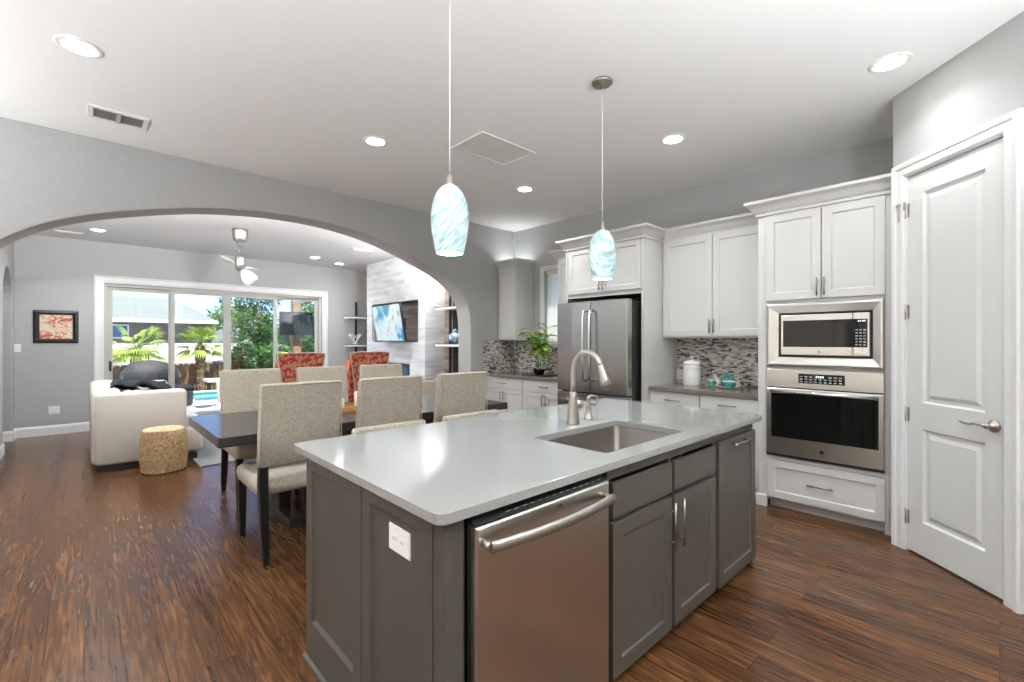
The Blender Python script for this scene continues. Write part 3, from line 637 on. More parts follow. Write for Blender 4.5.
# dishwasher
dw = thing('dishwasher', 'stainless steel dishwasher built into the island front', 'dishwasher', (1.15, 1.2, 0))
MB().box(.815, 1.437, IY0, 1.62, .06, .862).build('tub', M['black'], dw)
MB().nest(.815, 1.478, .06, .845, 0, [(0, 0)]) if False else None
FD = FY(1.045)
MB(FD).nest(.80, 1.437, .055, .855, 0, [(0, .040), (.006, .046)]).build('door', M['steelv'], dw, .002)
mb = MB(); mb.rings([[(x, 1.01, .857), (x, 1.045, .880), (x, 1.10, .880), (x, 1.10, .857)] for x in (.803, 1.434)], True, True, True, False)
cp = mb.build('control_strip', M['black'], dw)
mb = MB()
for k in range(14):
    x = .93+k*.035; mb.box(x, x+.018, 1.018, 1.019, .8645, .866)
mb.build('touch_marks', M['ventgrey'], cp)
pp = []
for k in range(13):
    u = k/12; pp.append((.822+.585*u, .962-.026*math.sin(math.pi*u), .808))
mb = MB(); mb.tube([(.826, .999, .808), (.824, .965, .808)], .011, 12); mb.tube([(1.403, .999, .808), (1.405, .965, .808)], .011, 12)
mb.tube(pp, .0115, 16, 1.5); mb.build('handle', M['nickel'], dw)
MB().box(1.14, 1.165, .9975, .9985, .832, .836).build('badge', M['black'], dw)
MB().box(.82, 1.475, 1.09, 1.11, 0, .055).build('toe_panel', M['black'], dw)

# ================================================================== WALL OF WHITE CABINETS
crown = [(0, 2.425), (.012, 2.425), (.016, 2.445), (.03, 2.46), (.055, 2.50), (.075, 2.515), (.085, 2.522), (.085, 2.545), (0, 2.545)]
tall = thing('oven_cabinet', 'tall white cabinet holding the microwave and wall oven', 'cabinet', (4.5, .96, 0))
TY0, TY1, TX = .512, 1.40, 4.17
mb = MB(); mb.box(TX, XW-.005, TY0, TY0+.02, 0, 2.43); mb.box(TX, XW-.005, TY1-.02, TY1, 0, 2.43)
mb.box(TX, TX+.02, TY0+.02, .562, 0, 2.43); mb.box(TX, TX+.02, 1.328, TY1-.02, 0, 2.43)
for z0, z1 in ((.075, .095), (.405, .44), (1.152, 1.172), (1.685, 1.712), (2.41, 2.43)): mb.box(TX, XW-.01, .562, 1.328, z0, z1)
mb.box(XW-.02, XW-.005, TY0+.02, TY1-.02, 0, 2.43)
mb.build('carcass', M['white'], tall, .0015)
MB().box(TX+.065, TX+.08, .562, 1.328, 0, .075).build('toe_kick', M['white'], tall)
F = FX(TX)
d = shaker(F, -1.333, -.945, 1.712, 2.415, 0, tall, M['white']); handle(F, -.965, 1.80, .14, True, .02, d)
d = shaker(F, -.938, -.556, 1.712, 2.415, 0, tall, M['white']); handle(F, -.918, 1.80, .14, True, .02, d)
d = shaker(F, -1.325, -.556, .092, .402, 0, tall, M['white'], 'drawer', fr=.055); handle(F, -.945, .25, .17, False, .02, d)
MB().sweep([(4.46, TY1), (TX-.005, TY1), (TX-.005, TY0)], crown, XY, side=1).build('crown_moulding', M['white'], tall)
MB().sweep([(TX+.15, TY1+.0005), (TX-.001, TY1+.0005), (TX-.001, 1.33)], [(0,0), (.012, 0), (.012, .085), (.004, .10), (0, .10)], XY, side=1).build('base_moulding', M['white'], tall)
# microwave
mw = thing('microwave', 'built-in stainless steel microwave with trim kit above the wall oven', 'microwave', (4.4, .94, 1.17))
F = FX(4.165); mb = MB(F)
a0, a1, c0, c1 = -1.327, -.560, 1.173, 1.683; ia0, ia1, ic0, ic1 = -1.235, -.628, 1.252, 1.602
def rc(i, b, P0=(a0, a1, c0, c1)): return [(P0[0]+i, b, P0[2]+i), (P0[1]-i, b, P0[2]+i), (P0[1]-i, b, P0[3]-i), (P0[0]+i, b, P0[3]-i)]
I4 = (ia0, ia1, ic0, ic1)
mb.rings([rc(0, -.02), rc(0, .018), rc(.008, .024), rc(.02, .026), rc(-.004, .012, I4), rc(0, .004, I4), rc(0, -.03, I4)], True, False, False, False)
mb.build('trim_frame', M['steelh'], mw)
MB(F).box(ia0, ia1, -.40, -.03, ic0, ic1).build('body', M['black'], mw)
ga0, ga1, gc0, gc1 = -1.222, -.642, 1.268, 1.588
MB(F).nest(ga0, -.745, gc0, gc1, -.03, [(0, .012), (.004, .015)]).build('door', M['steelh'], mw)
MB(F).nest(-.743, ga1, gc0, gc1, -.03, [(0, .012), (.004, .015)]).build('control_panel', M['steelh'], mw)
MB(F).box(ga0+.018, -.745, .015, .0165, gc0+.065, gc1-.045).build('door_glass', M['blackglass'], mw)
cpn = MB(F).box(-.743, ga1-.014, .015, .0165, gc0+.065, gc1-.045).build('keypad', M['blackglass'], mw)
mb = MB(F)
for r in range(6):
    for q in range(3): mb.box(-.728+q*.024, -.714+q*.024, .0165, .017, gc0+.08+r*.022, gc0+.088+r*.022)
mb.build('keys', M['ventgrey'], cpn)
M['lcd'] = mat('display_digits', (.1,.2,.2), .4, emit=(.6,.85,.9), es=.8)
mb = MB(F)
for q in range(4): mb.box(-.712+q*.011+(.004 if q > 1 else 0), -.706+q*.011+(.004 if q > 1 else 0), .0165, .0172, gc1-.065, gc1-.055)
mb.build('clock_digits', M['lcd'], cpn)
MB(F).box(-.73, -.655, .015, .0175, gc0+.018, gc0+.045).build('door_button', M['chrome'], mw, .001)
MB(F).lathe((-.955, .015, gc0+.032), [(0, 0), (.012, 0), (.012, .002), (0, .003)], 20, 'y').build('round_badge', M['ventgrey'], mw)
# oven
ov = thing('wall_oven', 'stainless steel wall oven with black glass door under the microwave', 'oven', (4.4, .94, .44))
MB(F).box(-1.32, -.566, -.5, -.005, .442, 1.150).build('body', M['black'], ov)
MB(F).nest(-1.327, -.560, 1.006, 1.150, -.01, [(0, .018), (.003, .021)]).build('control_panel', M['steelh'], ov)
dg = MB(F).box(-1.095, -.79, .021, .0225, 1.045, 1.122).build('display', M['blackglass'], ov)
mb = MB(F)
for r in range(3):
    for q in range(9):
        if 2 < q < 6 and r == 2: continue
        mb.box(-1.083+q*.032, -1.065+q*.032, .0225, .023, 1.055+r*.02, 1.063+r*.02)
mb.build('keys', M['ventgrey'], dg)
mb = MB(F)
for q in range(4): mb.box(-.975+q*.014, -.967+q*.014, .0225, .0232, 1.093, 1.107)
mb.build('clock_digits', M['lcd'], dg)
door_o = MB(F).nest(-1.327, -.560, .462, .996, -.01, [(0, .028), (.004, .032)]).build('oven_door', M['steelh'], ov)
MB(F).box(-1.287, -.590, .032, .0335, .600, .978).build('door_glass', M['blackglass'], door_o)
mb = MB(F); mb.tube([(-1.285, .065, .972), (-.592, .065, .972)], .0135, 16)
for a in (-1.265, -.612): mb.tube([(a, .03, .972), (a, .066, .972)], .009, 10)
mb.build('handle', M['chrome'], ov)
MB(F).lathe((-.935, .032, .525), [(0, 0), (.015, 0), (.016, .003), (.012, .004), (0, .004)], 24, 'y').build('round_badge', M['black'], door_o)
MB(F).box(-1.327, -.560, -.01, .018, .440, .458).build('vent_trim', M['black'], ov)
# upper wall cabinet
def upper(name, label, y0, y1, z0, z1, Xf, splits, hs, crownpath, side):
    t = thing(name, label, 'cabinet', ((Xf+XW)/2, (y0+y1)/2, z0))
    MB().box(Xf, XW-.002, y0, y1, z0, z1+.005).build('carcass', M['white'], t, .0015); F = FX(Xf)
    for (b, a), h in zip(splits, hs):
        d = shaker(F, -a, -b, z0+.018, z1-.005, 0, t, M['white'])
        if h is not None: handle(F, -h, z0+.115, .14, True, .02, d)
    MB().sweep(crownpath, crown, XY, side=side).build('crown_moulding', M['white'], t)
    return t
upper('wall_cabinet', 'white two-door wall cabinet over the brown countertop', 1.402, 2.453, 1.412, 2.43, 4.50, [(1.41, 1.918), (1.924, 2.435)], (1.90, 1.942), [(4.495, 2.453), (4.495, 1.402)], 1)
upper('wall_cabinet', 'narrow white wall cabinet between refrigerator and window', 3.478, 3.93, 1.40, 2.43, 4.50, [(3.50, 3.91)], (None,), [(XW, 3.93), (4.495, 3.93), (4.495, 3.478)], 1)
t = upper('wall_cabinet', 'narrow white wall cabinet in the corner above the green plant', 4.70, 5.085, 1.39, 2.43, 4.50, [(4.712, 5.075)], (None,), [(4.495, 5.085), (4.495, 4.70), (XW, 4.70)], 1)
# refrigerator surround
rf = thing('refrigerator_cabinet', 'white cabinet surround enclosing the stainless refrigerator', 'cabinet', (4.5, 2.96, 0))
mb = MB(); mb.box(4.12, XW-.003, 2.455, 2.482, 0, 2.43); mb.box(4.12, XW-.003, 3.448, 3.475, 0, 2.43); mb.box(4.14, XW-.003, 2.482, 3.448, 1.885, 2.43)
mb.build('carcass', M['white'], rf, .0015)
F = FX(4.14)
d = shaker(F, -3.44, -2.968, 1.915, 2.42, 0, rf, M['white'], fr=.055); handle(F, -2.99, 1.99, .11, True, .02, d)
d = shaker(F, -2.962, -2.49, 1.915, 2.42, 0, rf, M['white'], fr=.055); handle(F, -2.94, 1.99, .11, True, .02, d)
MB().sweep([(4.495, 3.476), (4.118, 3.476), (4.118, 2.454), (4.495, 2.454)], crown, XY, side=1).build('crown_moulding', M['white'], rf)
MB().box(4.135, 4.14, 2.482, 3.448, 1.87, 1.886).build('bottom_rail', M['white'], rf)
MB().box(4.79, 4.80, 2.482, 3.448, 0, 1.885).build('dark_recess', M['dark'], rf)
fr = thing('refrigerator', 'stainless steel french door refrigerator in the white surround', 'refrigerator', (4.35, 2.965, 0))
MB().box(3.99, 4.76, 2.512, 3.418, .03, 1.79).build('body', M['black'], fr, .004)
for y0, y1, nm in ((2.968, 3.425, 'door'), (2.505, 2.962, 'door')):
    rs = []
    pl = [(y0, 3.985), (y0, 3.915), (y0+.012, 3.902), ((y0+y1)/2, 3.893), (y1-.012, 3.902), (y1, 3.915), (y1, 3.985)]
    mb = MB(); mb.rings([[(x, y, z) for y, x in pl] for z in (.835, 1.80)], True, True, True, False); mb.build(nm, M['steelf'], fr, .003)
MB().rings([[(x, y, z) for y, x in [(2.505, 3.985), (2.505, 3.915), (2.52, 3.902), (2.965, 3.893), (3.41, 3.902), (3.425, 3.915), (3.425, 3.985)]] for z in (.09, .818)], True, True, True, False).build('freezer_drawer', M['steelf'], fr, .003)
for y in (3.008, 2.922):
    mb = MB(); mb.tube([(3.895, y, 1.70), (3.85, y, 1.69), (3.838, y, 1.64), (3.832, y, 1.33), (3.838, y, 1.02), (3.85, y, .97), (3.895, y, .96)], [.014, .014, .013, .012, .013, .014, .014], 12); mb.build('handle', M['chrome'], fr)
mb = MB(); mb.tube([(3.895, 3.32, .745), (3.85, 3.31, .745), (3.838, 2.965, .745), (3.85, 2.62, .745), (3.895, 2.61, .745)], .013, 12); mb.build('handle', M['chrome'], fr)
MB().box(4.0, 4.1, 2.52, 3.41, .01, .08).build('kick_grille', M['black'], fr)
# base cabinets
def basecab(label, y0, y1, ds, open_right=False):
    t = thing('base_cabinet', label, 'cabinet', (4.52, (y0+y1)/2, 0))
    MB().box(4.24, XW-.004, y0, y1, .10, .878).build('carcass', M['white'], t, .0015); F = FX(4.24)
    MB().box(4.31, XW-.004, y0, y1, 0, .10).build('toe_kick', M['white'], t)
    for a, b in ds:
        d = slabf(F, -b+.004, -a-.004, .728, .868, 0, t, M['white']); handle(F, -(a+b)/2, .80, .16, False, .02, d)
        m_ = (a+b)/2
        d = shaker(F, -b+.004, -m_-.002, .11, .718, 0, t, M['white'], fr=.055); handle(F, -m_-.03, .63, .13, True, .02, d)
        d = shaker(F, -m_+.002, -a-.004, .11, .718, 0, t, M['white'], fr=.055); handle(F, -m_+.03, .63, .13, True, .02, d)
    return t
basecab('white base cabinet with two drawers between refrigerator and oven', 1.402, 2.452, [(1.41, 1.925), (1.93, 2.445)])
basecab('white base cabinet with drawers left of the refrigerator', 3.48, 5.085, [(3.50, 4.30), (4.31, 5.06)])
tag(MB().box(4.205, XW-.004, 1.402, 2.453, .88, .92).build('countertop', M['taupe'], None, .003), 'brown stone countertop between refrigerator and oven cabinet', 'countertop')
tag(MB().box(4.205, XW-.004, 3.478, 5.086, .88, .92).build('countertop', M['taupe'], None, .003), 'brown stone countertop in the corner under the plant', 'countertop')
tag(MB().box(XW-.012, XW-.001, 1.402, 2.453, .922, 1.410).build('tile_backsplash', M['mosaicx']), 'beige and black mosaic tile backsplash behind the canister and cups', 'backsplash')
mb = MB().box(XW-.012, XW-.001, 3.478, 4.70, .922, 1.333); mb.box(XW-.012, XW-.001, 4.70, 5.078, .922, 1.388)
tag(mb.build('tile_backsplash', M['mosaicx']), 'mosaic tile backsplash under the kitchen window', 'backsplash')
tag(MB().box(4.20, XW-.012, 5.079, 5.089, .922, 1.388).build('tile_backsplash', M['mosaicy']), 'mosaic tile backsplash on the arch wall in the corner', 'backsplash')
FB = FX(XW-.013)
outlet(FB, -2.42, 1.012, 'white outlet beside the white canister on the mosaic tile')
outlet(FB, -1.50, .992, 'white outlet at the oven end of the mosaic tile')
# counter items
ca = thing('canister', 'tall white ceramic canister with lid on the brown countertop', 'canister', (4.66, 2.21, .92))
MB().lathe((0,0,0), [(0, 0), (.085, 0), (.088, .006), (.088, .205), (.084, .212), (0, .212)], 36).build('body', M['plastic'], ca, world=False)
MB().lathe((0,0,0), [(0, .212), (.089, .212), (.09, .222), (.088, .240), (.07, .250), (.02, .256), (.010, .262), (.009, .272), (.017, .28), (.017, .292), (.008, .30), (0, .30)], 36).build('lid', M['plastic'], ca, world=False)
cu = bpy.data.curves.new('lettering', 'FONT'); cu.body = 'COFFEE'; cu.size = .036; cu.extrude = .0006; cu.align_x = 'CENTER'; cu.space_character = 1.15
to = bpy.data.objects.new('tmp', cu); COL.objects.link(to)
dg_ = bpy.context.evaluated_depsgraph_get(); me = bpy.data.meshes.new_from_object(to.evaluated_get(dg_)); bpy.data.objects.remove(to)
for v in me.vertices:
    th = v.co.x/.0885; rr = .0888+v.co.z; dirang = math.radians(218)+th
    v.co = Vector((rr*math.cos(dirang), rr*math.sin(dirang), .158+v.co.y))
me.materials.clear(); me.materials.append(M['ventgrey']); lt = bpy.data.objects.new('lettering', me); COL.objects.link(lt); lt.parent = ca
M['teal'] = mat('teal_glaze', (.045,.235,.235), .12, coat=.4); M['cream'] = mat('cream_glaze', (.80,.78,.70), .15)
def cup(x, y, z, r, h, label, big=False, saucer=True):
    if saucer:
        sa = MB().lathe((x, y, z), [(0, .002), (r*.9, .0), (r*1.0, .004), (r*1.55, .014), (r*1.6, .017), (r*1.0, .009), (0, .007)], 32).build('saucer', M['cream'])
        tag(sa, 'cream saucer under the ' + label, 'saucer'); z += .0085
    t = thing('teacup', label, 'cup', (x, y, z))
    MB().lathe((0,0,0), [(0, 0), (r*.55, 0), (r*.62, .004), (r*.92, h*.4), (r, h), (r*.94, h), (r*.86, h*.4), (r*.5, .008), (0, .006)], 32).build('bowl', M['teal'], t, world=False)
    MB().lathe((0,0,0), [(r*1.005, h-.004), (r*1.01, h+.001), (r*.94, h+.001), (r*.93, h-.004)], 32, cap0=False, cap1=False).build('rim', M['cream'], t, world=False)
    pts = [(0, -r*(.93+.62*math.sin(math.pi*k/8)), h*(.88-.66*k/8)) for k in range(9)]
    MB().tube(pts, .0055, 10, ).build('cup_handle', M['cream'], t, world=False)
    return t
cup(4.60, 1.975, .92, .042, .062, 'small teal cup beside the white canister')
cup(4.56, 1.79, .92, .064, .062, 'large teal cup stacked lowest in front of the mosaic tile')
tp = thing('teapot', 'teal teapot with pale handle behind the large teal cup', 'teapot', (4.71, 1.86, .92))
MB().lathe((0,0,0), [(0, 0), (.045, 0), (.062, .02), (.070, .05), (.062, .085), (.045, .10), (0, .10)], 32).build('pot', M['teal'], tp, world=False)
MB().lathe((0,0,0), [(0, .10), (.045, .10), (.043, .108), (.02, .120), (.008, .124), (.010, .134), (.006, .142), (0, .143)], 28).build('lid', M['teal'], tp, world=False)
MB().tube([(0, .060, .03), (0, .10, .05), (0, .125, .09), (0, .135, .115)], [.016, .012, .009, .008], 12).build('spout', M['cream'], tp, world=False)
MB().tube([(0, -.06, .085), (0, -.095, .09), (0, -.105, .06), (0, -.085, .03), (0, -.062, .028)], .006, 10).build('pot_handle', M['cream'], tp, world=False)
# plant on the corner counter
tr = tag(MB().plate(rrect(4.30, 4.56, 3.98, 4.42, .02), [], (.92, .929), XY).build('plant_tray', M['black'], None, .003), 'black tray under the plant pot on the corner countertop', 'tray')
def leafcol(name, stops, sc=1.5, trans=.3):
    m = mat(name, (.1,.3,.05), .45); oi = N(m, 'ShaderNodeTexCoord'); n = N(m, 'ShaderNodeTexNoise'); n.inputs['Scale'].default_value = sc*5; L(m, oi.outputs['Object'], n.inputs[0])
    c = ramp(m, n.outputs[0], stops); L(m, c, B(m).inputs['Base Color'])
    b = B(m); tl = N(m, 'ShaderNodeBsdfTranslucent'); L(m, c, tl.inputs[0]); mx = N(m, 'ShaderNodeMixShader'); mx.inputs[0].default_value = trans
    L(m, b.outputs[0], mx.inputs[1]); L(m, tl.outputs[0], mx.inputs[2]); L(m, mx.outputs[0], m.node_tree.nodes['Material Output'].inputs[0]); return m
M['leaf'] = leafcol('variegated_leaf', [(.35, (.05,.22,.04)), (.48, (.13,.42,.06)), (.55, (.62,.72,.10)), (.7, (.70,.74,.22))], 2.2)
pl = thing('potted_plant', 'leafy yellow-green plant in a black pot on the corner countertop', 'plant', (4.43, 4.20, .929))
MB().lathe((0,0,0), [(0, 0), (.055, 0), (.06, .006), (.085, .065), (.10, .07), (.10, .078), (.085, .078), (.07, .06), (0, .058)], 32).build('pot', M['black'], pl, world=False)
mb = MB(); stems = []
for k in range(5):
    a = k*2.4; tx, ty = .13*math.cos(a), .13*math.sin(a); h = .44+.07*(k%3)
    pts = [(0.02*math.cos(a), .02*math.sin(a), .055), (tx*.4, ty*.4, .055+h*.5), (tx, ty, .055+h)]; mb.tube(pts, [.006, .005, .003], 8); stems.append(pts)
mb.build('stems', M['leaf'], pl, world=False)
def leaf(mb, base, d, ln, wd, droop):
    d = Vector(d).normalized(); sd_ = d.cross(Vector((0,0,1))).normalized(); rs = []
    p = Vector(base); n = 6; pr = []
    for k in range(n+1):
        u = k/n; ww = wd*math.sin(math.pi*min(1, .04+u*.96))**.8 * (1-.25*u); dd = (d - Vector((0,0,droop*u))).normalized()
        pr.append([p - sd_*ww + Vector((0,0,ww*.25)), p, p + sd_*ww + Vector((0,0,ww*.25))]); p = p + dd*(ln/n)
    rs = [[mb.P(q) for q in r] for r in pr]
    for A_, B_ in zip(rs, rs[1:]):
        for i in (0, 1): mb.face((A_[i], A_[i+1], B_[i+1], B_[i]), True)
mb = MB(); rnd = random.Random(3)
for pts in stems:
    for j in range(12):
        u = .35+.65*j/11; b = Vector(pts[1]).lerp(Vector(pts[2]), max(0, (u-.5)*2)); a = j*2.4+rnd.random(); el = rnd.uniform(-.1, .9)
        leaf(mb, b, (math.cos(a), math.sin(a), el), rnd.uniform(.16, .23), rnd.uniform(.045, .065), rnd.uniform(.6, 1.6))
mb.build('leaves', M['leaf'], pl, world=False, weld=False)

# ================================================================== DINING
tb = thing('dining_table', 'long charcoal-stained dining table with thick top', 'table', (1.85, 3.95, 0))
TX0, TX1, TY0, TY1 = .62, 3.10, 3.37, 4.50
mb = MB().box(TX0, TX1, TY0, TY1, .70, .765); mb.build('tabletop', M['table'], tb, .004)
for x in (1.15, 2.60):
    mb = MB(); mb.box(x-.05, x+.05, 3.55, 4.32, 0, .07); mb.box(x-.045, x+.045, 3.62, 4.25, .63, .70)
    mb.box(x-.045, x+.045, 3.83, 4.04, .07, .63); mb.build('trestle', M['table'], tb, .004)
MB().box(1.19, 2.56, 3.91, 3.96, .30, .38).build('stretcher', M['table'], tb, .003)
def make_chair(label):
    t = thing('dining_chair', label, 'chair', (0,0,0), 0, 'upholstered dining chairs around the dining table')
    # local: front +y, back -y
    mb = MB(); rs = []
    def rr(y0, y1, hw, z, r=.03): return [(x, y, z) for x, y in rrect(-hw, hw, y0, y1, r, 3)]
    # seat cushion
    rs = [rr(-.24, .25, .235, .395), rr(-.255, .275, .252, .41), rr(-.258, .285, .257, .45), rr(-.255, .28, .255, .485), rr(-.235, .25, .235, .508), rr(-.15, .15, .15, .515)]
    MB().rings(rs, True, True, True, True).build('seat', M['linen'], t, world=False)
    rs = []
    for z, y, th, hw in ((.585, -.262, .07, .246), (.595, -.268, .085, .252), (.80, -.285, .08, .2525), (1.09, -.318, .065, .2525), (1.108, -.322, .055, .248), (1.112, -.322, .03, .236)):
        rs.append([(x, yy, z) for x, yy in rrect(-hw, hw, y-th/2, y+th/2, min(.018, th/2.2), 3)])
    bk = MB().rings(rs, True, True, True, True).build('backrest', M['linen'], t, world=False)
    mb = MB()
    for s_ in (-1, 1): mb.tube([(s_*.2525, -.325, .60), (s_*.2525, -.333, .80), (s_*.2525, -.352, 1.10)], .0035, 6)
    mb.tube([(-.2525, -.352, 1.10), (.2525, -.352, 1.10)], .0035, 6); mb.build('piping', M['linen'], bk, world=False)
    for s_ in (-1, 1):
        mb = MB(); mb.rings([[(s_*.225+a, y+b, z) for a, b in ((-w_, -w_), (w_, -w_), (w_, w_), (-w_, w_))] for z, y, w_ in ((0, .235, .017), (.2, .238, .022), (.41, .24, .026))], True, True, True, False); mb.build('leg', M['blackwood'], t, .002, world=False)
        mb = MB(); mb.rings([[(s_*.225+a, y+b, z) for a, b in ((-w_, -w_), (w_, -w_), (w_, w_), (-w_, w_))] for z, y, w_ in ((0, -.345, .018), (.25, -.305, .024), (.45, -.280, .027), (.62, -.275, .026))], True, True, True, False); mb.build('leg', M['blackwood'], t, .002, world=False)
        mb = MB(); mb.tube([(s_*.225, .22, .34), (s_*.18, .16, .395)], .010, 6); mb.build('corner_brace', M['blackwood'], t, world=False)
    return t
c0 = make_chair('near-side upholstered dining chair closest to the island corner, fully visible on black legs')
c0.location = (1.045, 3.44, 0)
for (x, y, rz, lb) in ((1.685, 3.44, 0, 'near-side dining chair, the middle one of three with its back to the island'),
                       (2.355, 3.44, 0, 'near-side dining chair nearest the kitchen cabinets'),
                       (1.165, 4.55, math.pi, 'far-side dining chair at the left end of the table'),
                       (1.83, 4.55, math.pi, 'far-side dining chair in the middle of the table'),
                       (2.50, 4.55, math.pi, 'far-side dining chair at the right end of the table')):
    dup(c0, (x, y, 0), rz, lb)
# counter stools with low backs
def make_stool(label):
    t = thing('counter_stool', label, 'stool', (0,0,0), 0, 'low-backed counter stools behind the island')
    rs = [[(x, y, z) for x, y in rrect(-h, h, -.17+i, .17-i, .03, 3)] for z, h, i in ((.60, .225, .01), (.615, .235, 0), (.66, .238, 0), (.68, .225, .012))]
    MB().rings(rs, True, True, True, True).build('seat', M['linen'], t, world=False)
    rs = [[(x, y, z) for x, y in rrect(-h, h, .155-w_, .155+w_, .012, 3)] for z, h, w_ in ((.68, .225, .02), (.70, .236, .026), (.86, .238, .024), (.878, .234, .018), (.881, .22, .008))]
    MB().rings(rs, True, True, True, True).build('backrest', M['linen'], t, world=False)
    for sx in (-1, 1):
        for sy in (-1, 1):
            mb = MB(); mb.rings([[(sx*q+a, sy*.14+b, z) for a, b in ((-w_, -w_), (w_, -w_), (w_, w_), (-w_, w_))] for z, q, w_ in ((0, .215, .014), (.61, .205, .02))], True, True, True, False); mb.build('leg', M['blackwood'], t, world=False)
    mb = MB()
    for sy in (-1, 1): mb.box(-.20, .20, sy*.14-.008, sy*.14+.008, .20, .225)
    mb.build('footrest', M['blackwood'], t, world=False); return t
st = make_stool('beige low-backed stool behind the island, left one'); st.location = (1.352, 2.36, 0)
st['label'] = 'low beige counter stool top peeking over the worktop before the middle near chair'
dup(st, (1.975, 2.36, 0), 0, 'low beige counter stool top peeking over the worktop before the chair nearest the cabinets')
# tray with candles
tv_ = thing('wooden_tray', 'long honey-coloured wooden tray on the dining table', 'tray', (1.82, 3.92, .765))
mb = MB(); mb.box(1.25, 2.40, 3.83, 4.02, .765, .778); mb.box(1.25, 2.40, 3.83, 3.845, .778, .812); mb.box(1.25, 2.40, 4.005, 4.02, .778, .812); mb.box(1.25, 1.265, 3.845, 4.005, .778, .812); mb.box(2.385, 2.40, 3.845, 4.005, .778, .812)
mb.build('tray_body', M['traywood'], tv_, .002)
def candle(x, y, r, h, label, first=[None]):
    t = thing('pillar_candle', label, 'candle', (x, y, .779), 0, 'pillar candles in the wooden tray')
    MB().lathe((0,0,0), [(0, 0), (r, 0), (r, h-.004), (r-.004, h), (r*.4, h-.004), (0, h-.006)], 28).build('wax', M['candle'], t, world=False)
    MB().tube([(0,0,h-.01), (.002,0,h+.012)], .0015, 6).build('wick', M['black'], t, world=False)
candle(1.625, 3.925, .038, .10, 'short ivory candle in the tray beside the near chair back')
candle(1.80, 3.925, .042, .15, 'tall ivory candle half hidden by the middle near chair')
candle(2.10, 3.925, .038, .10, 'ivory candle in the tray behind the middle near chair')

# ================================================================== LIVING ROOM
tag(MB().plate(rrect(.93, 3.9, 5.98, 8.9, .01, 2), [], (0, .012), XY).build('area_rug', M['rug']), 'large grey area rug under the sofa and seating', 'rug')
so = thing('sofa', 'cream upholstered sofa with square arms seen from its end', 'sofa', (.55, 7.3, 0))
def softbox(x0, x1, y0, y1, z0, z1, r=.04, ry=None, puff=0.):
    mb = MB(); rs = []
    for k, (i, z) in enumerate(((r, z0), (r*.3, z0+r*.3), (0, z0+r), (-puff, (z0+z1)/2), (0, z1-r), (r*.3, z1-r*.3), (r, z1))):
        rs.append([(x, y, z) for x, y in rrect(x0+i, x1-i, y0+i, y1-i, max(.012, r), 5)])
    return mb.rings(rs, True, True, True, True)
softbox(.11, .98, 6.62, 8.05, .07, .44, .02).build('seat_base', M['sofa'], so)
softbox(.085, .87, 6.40, 6.62, .07, .825, .035).build('arm', M['sofa'], so)
softbox(.085, .87, 8.05, 8.27, .07, .825, .035).build('arm', M['sofa'], so)
softbox(.055, .30, 6.43, 8.24, .07, .86, .05).build('back', M['sofa'], so)
softbox(.28, 1.03, 6.63, 7.33, .30, .50, .05, puff=.01).build('seat_cushion', M['sofa'], so)
softbox(.28, 1.03, 7.34, 8.04, .30, .50, .05, puff=.01).build('seat_cushion', M['sofa'], so)
softbox(.30, .50, 6.66, 7.33, .50, .84, .07, puff=.01).build('back_cushion', M['sofa'], so)
softbox(.30, .50, 7.34, 8.02, .50, .84, .07, puff=.01).build('back_cushion', M['sofa'], so)
softbox(.80, 1.03, 6.45, 6.62, .09, .36, .03).build('front_rail', M['sofa'], so)
MB().box(.11, .97, 6.43, 8.24, .0, .075).build('plinth', M['blackwood'], so)
# throw: heap draped over back cushion and seat
mb = MB(); rs = []; rnd = random.Random(5)
nx, ny = 26, 20; ids = []
for i in range(nx+1):
    row = []
    for j in range(ny+1):
        u, v_ = i/nx, j/ny; x = .20+.56*u; y = 6.68+.62*v_ + .03*math.sin(u*7)
        base_z = .885 - .05*max(0, (u-.42)) - .10*max(0, u-.8) 
        z = base_z + .022*math.sin(u*14+v_*6) + .018*math.sin(v_*17+u*4) + .02*mnoise.noise(Vector((x*9, y*9, 1)))
        if u < .07: z -= (.07-u)*1.0
        row.append((x, y, z))
    ids.append(row)
tid = [[mb.P(p) for p in r] for r in ids]; bid = [[mb.P((p[0], p[1], p[2]-.018)) for p in r] for r in ids]
for i in range(nx):
    for j in range(ny):
        mb.face((tid[i][j], tid[i+1][j], tid[i+1][j+1], tid[i][j+1]), True); mb.face((bid[i][j], bid[i][j+1], bid[i+1][j+1], bid[i+1][j]), True)
for i in range(nx):
    mb.face((tid[i][0], bid[i][0], bid[i+1][0], tid[i+1][0])); mb.face((tid[i][ny], tid[i+1][ny], bid[i+1][ny], bid[i][ny]))
for j in range(ny):
    mb.face((tid[0][j], tid[0][j+1], bid[0][j+1], bid[0][j])); mb.face((tid[nx][j], bid[nx][j], bid[nx][j+1], tid[nx][j+1]))
thr = mb.build('throw_blanket', M['throw']); tag(thr, 'dark charcoal throw blanket heaped on the cream sofa', 'blanket')
softbox(.50, .76, 6.68, 7.26, .505, .80, .08, puff=.02).build('tmp_pillow', M['throw']); o = bpy.data.objects['tmp_pillow']; o.name = 'throw_pillow'; tag(o, 'dark charcoal cushion under the throw blanket on the sofa', 'cushion')
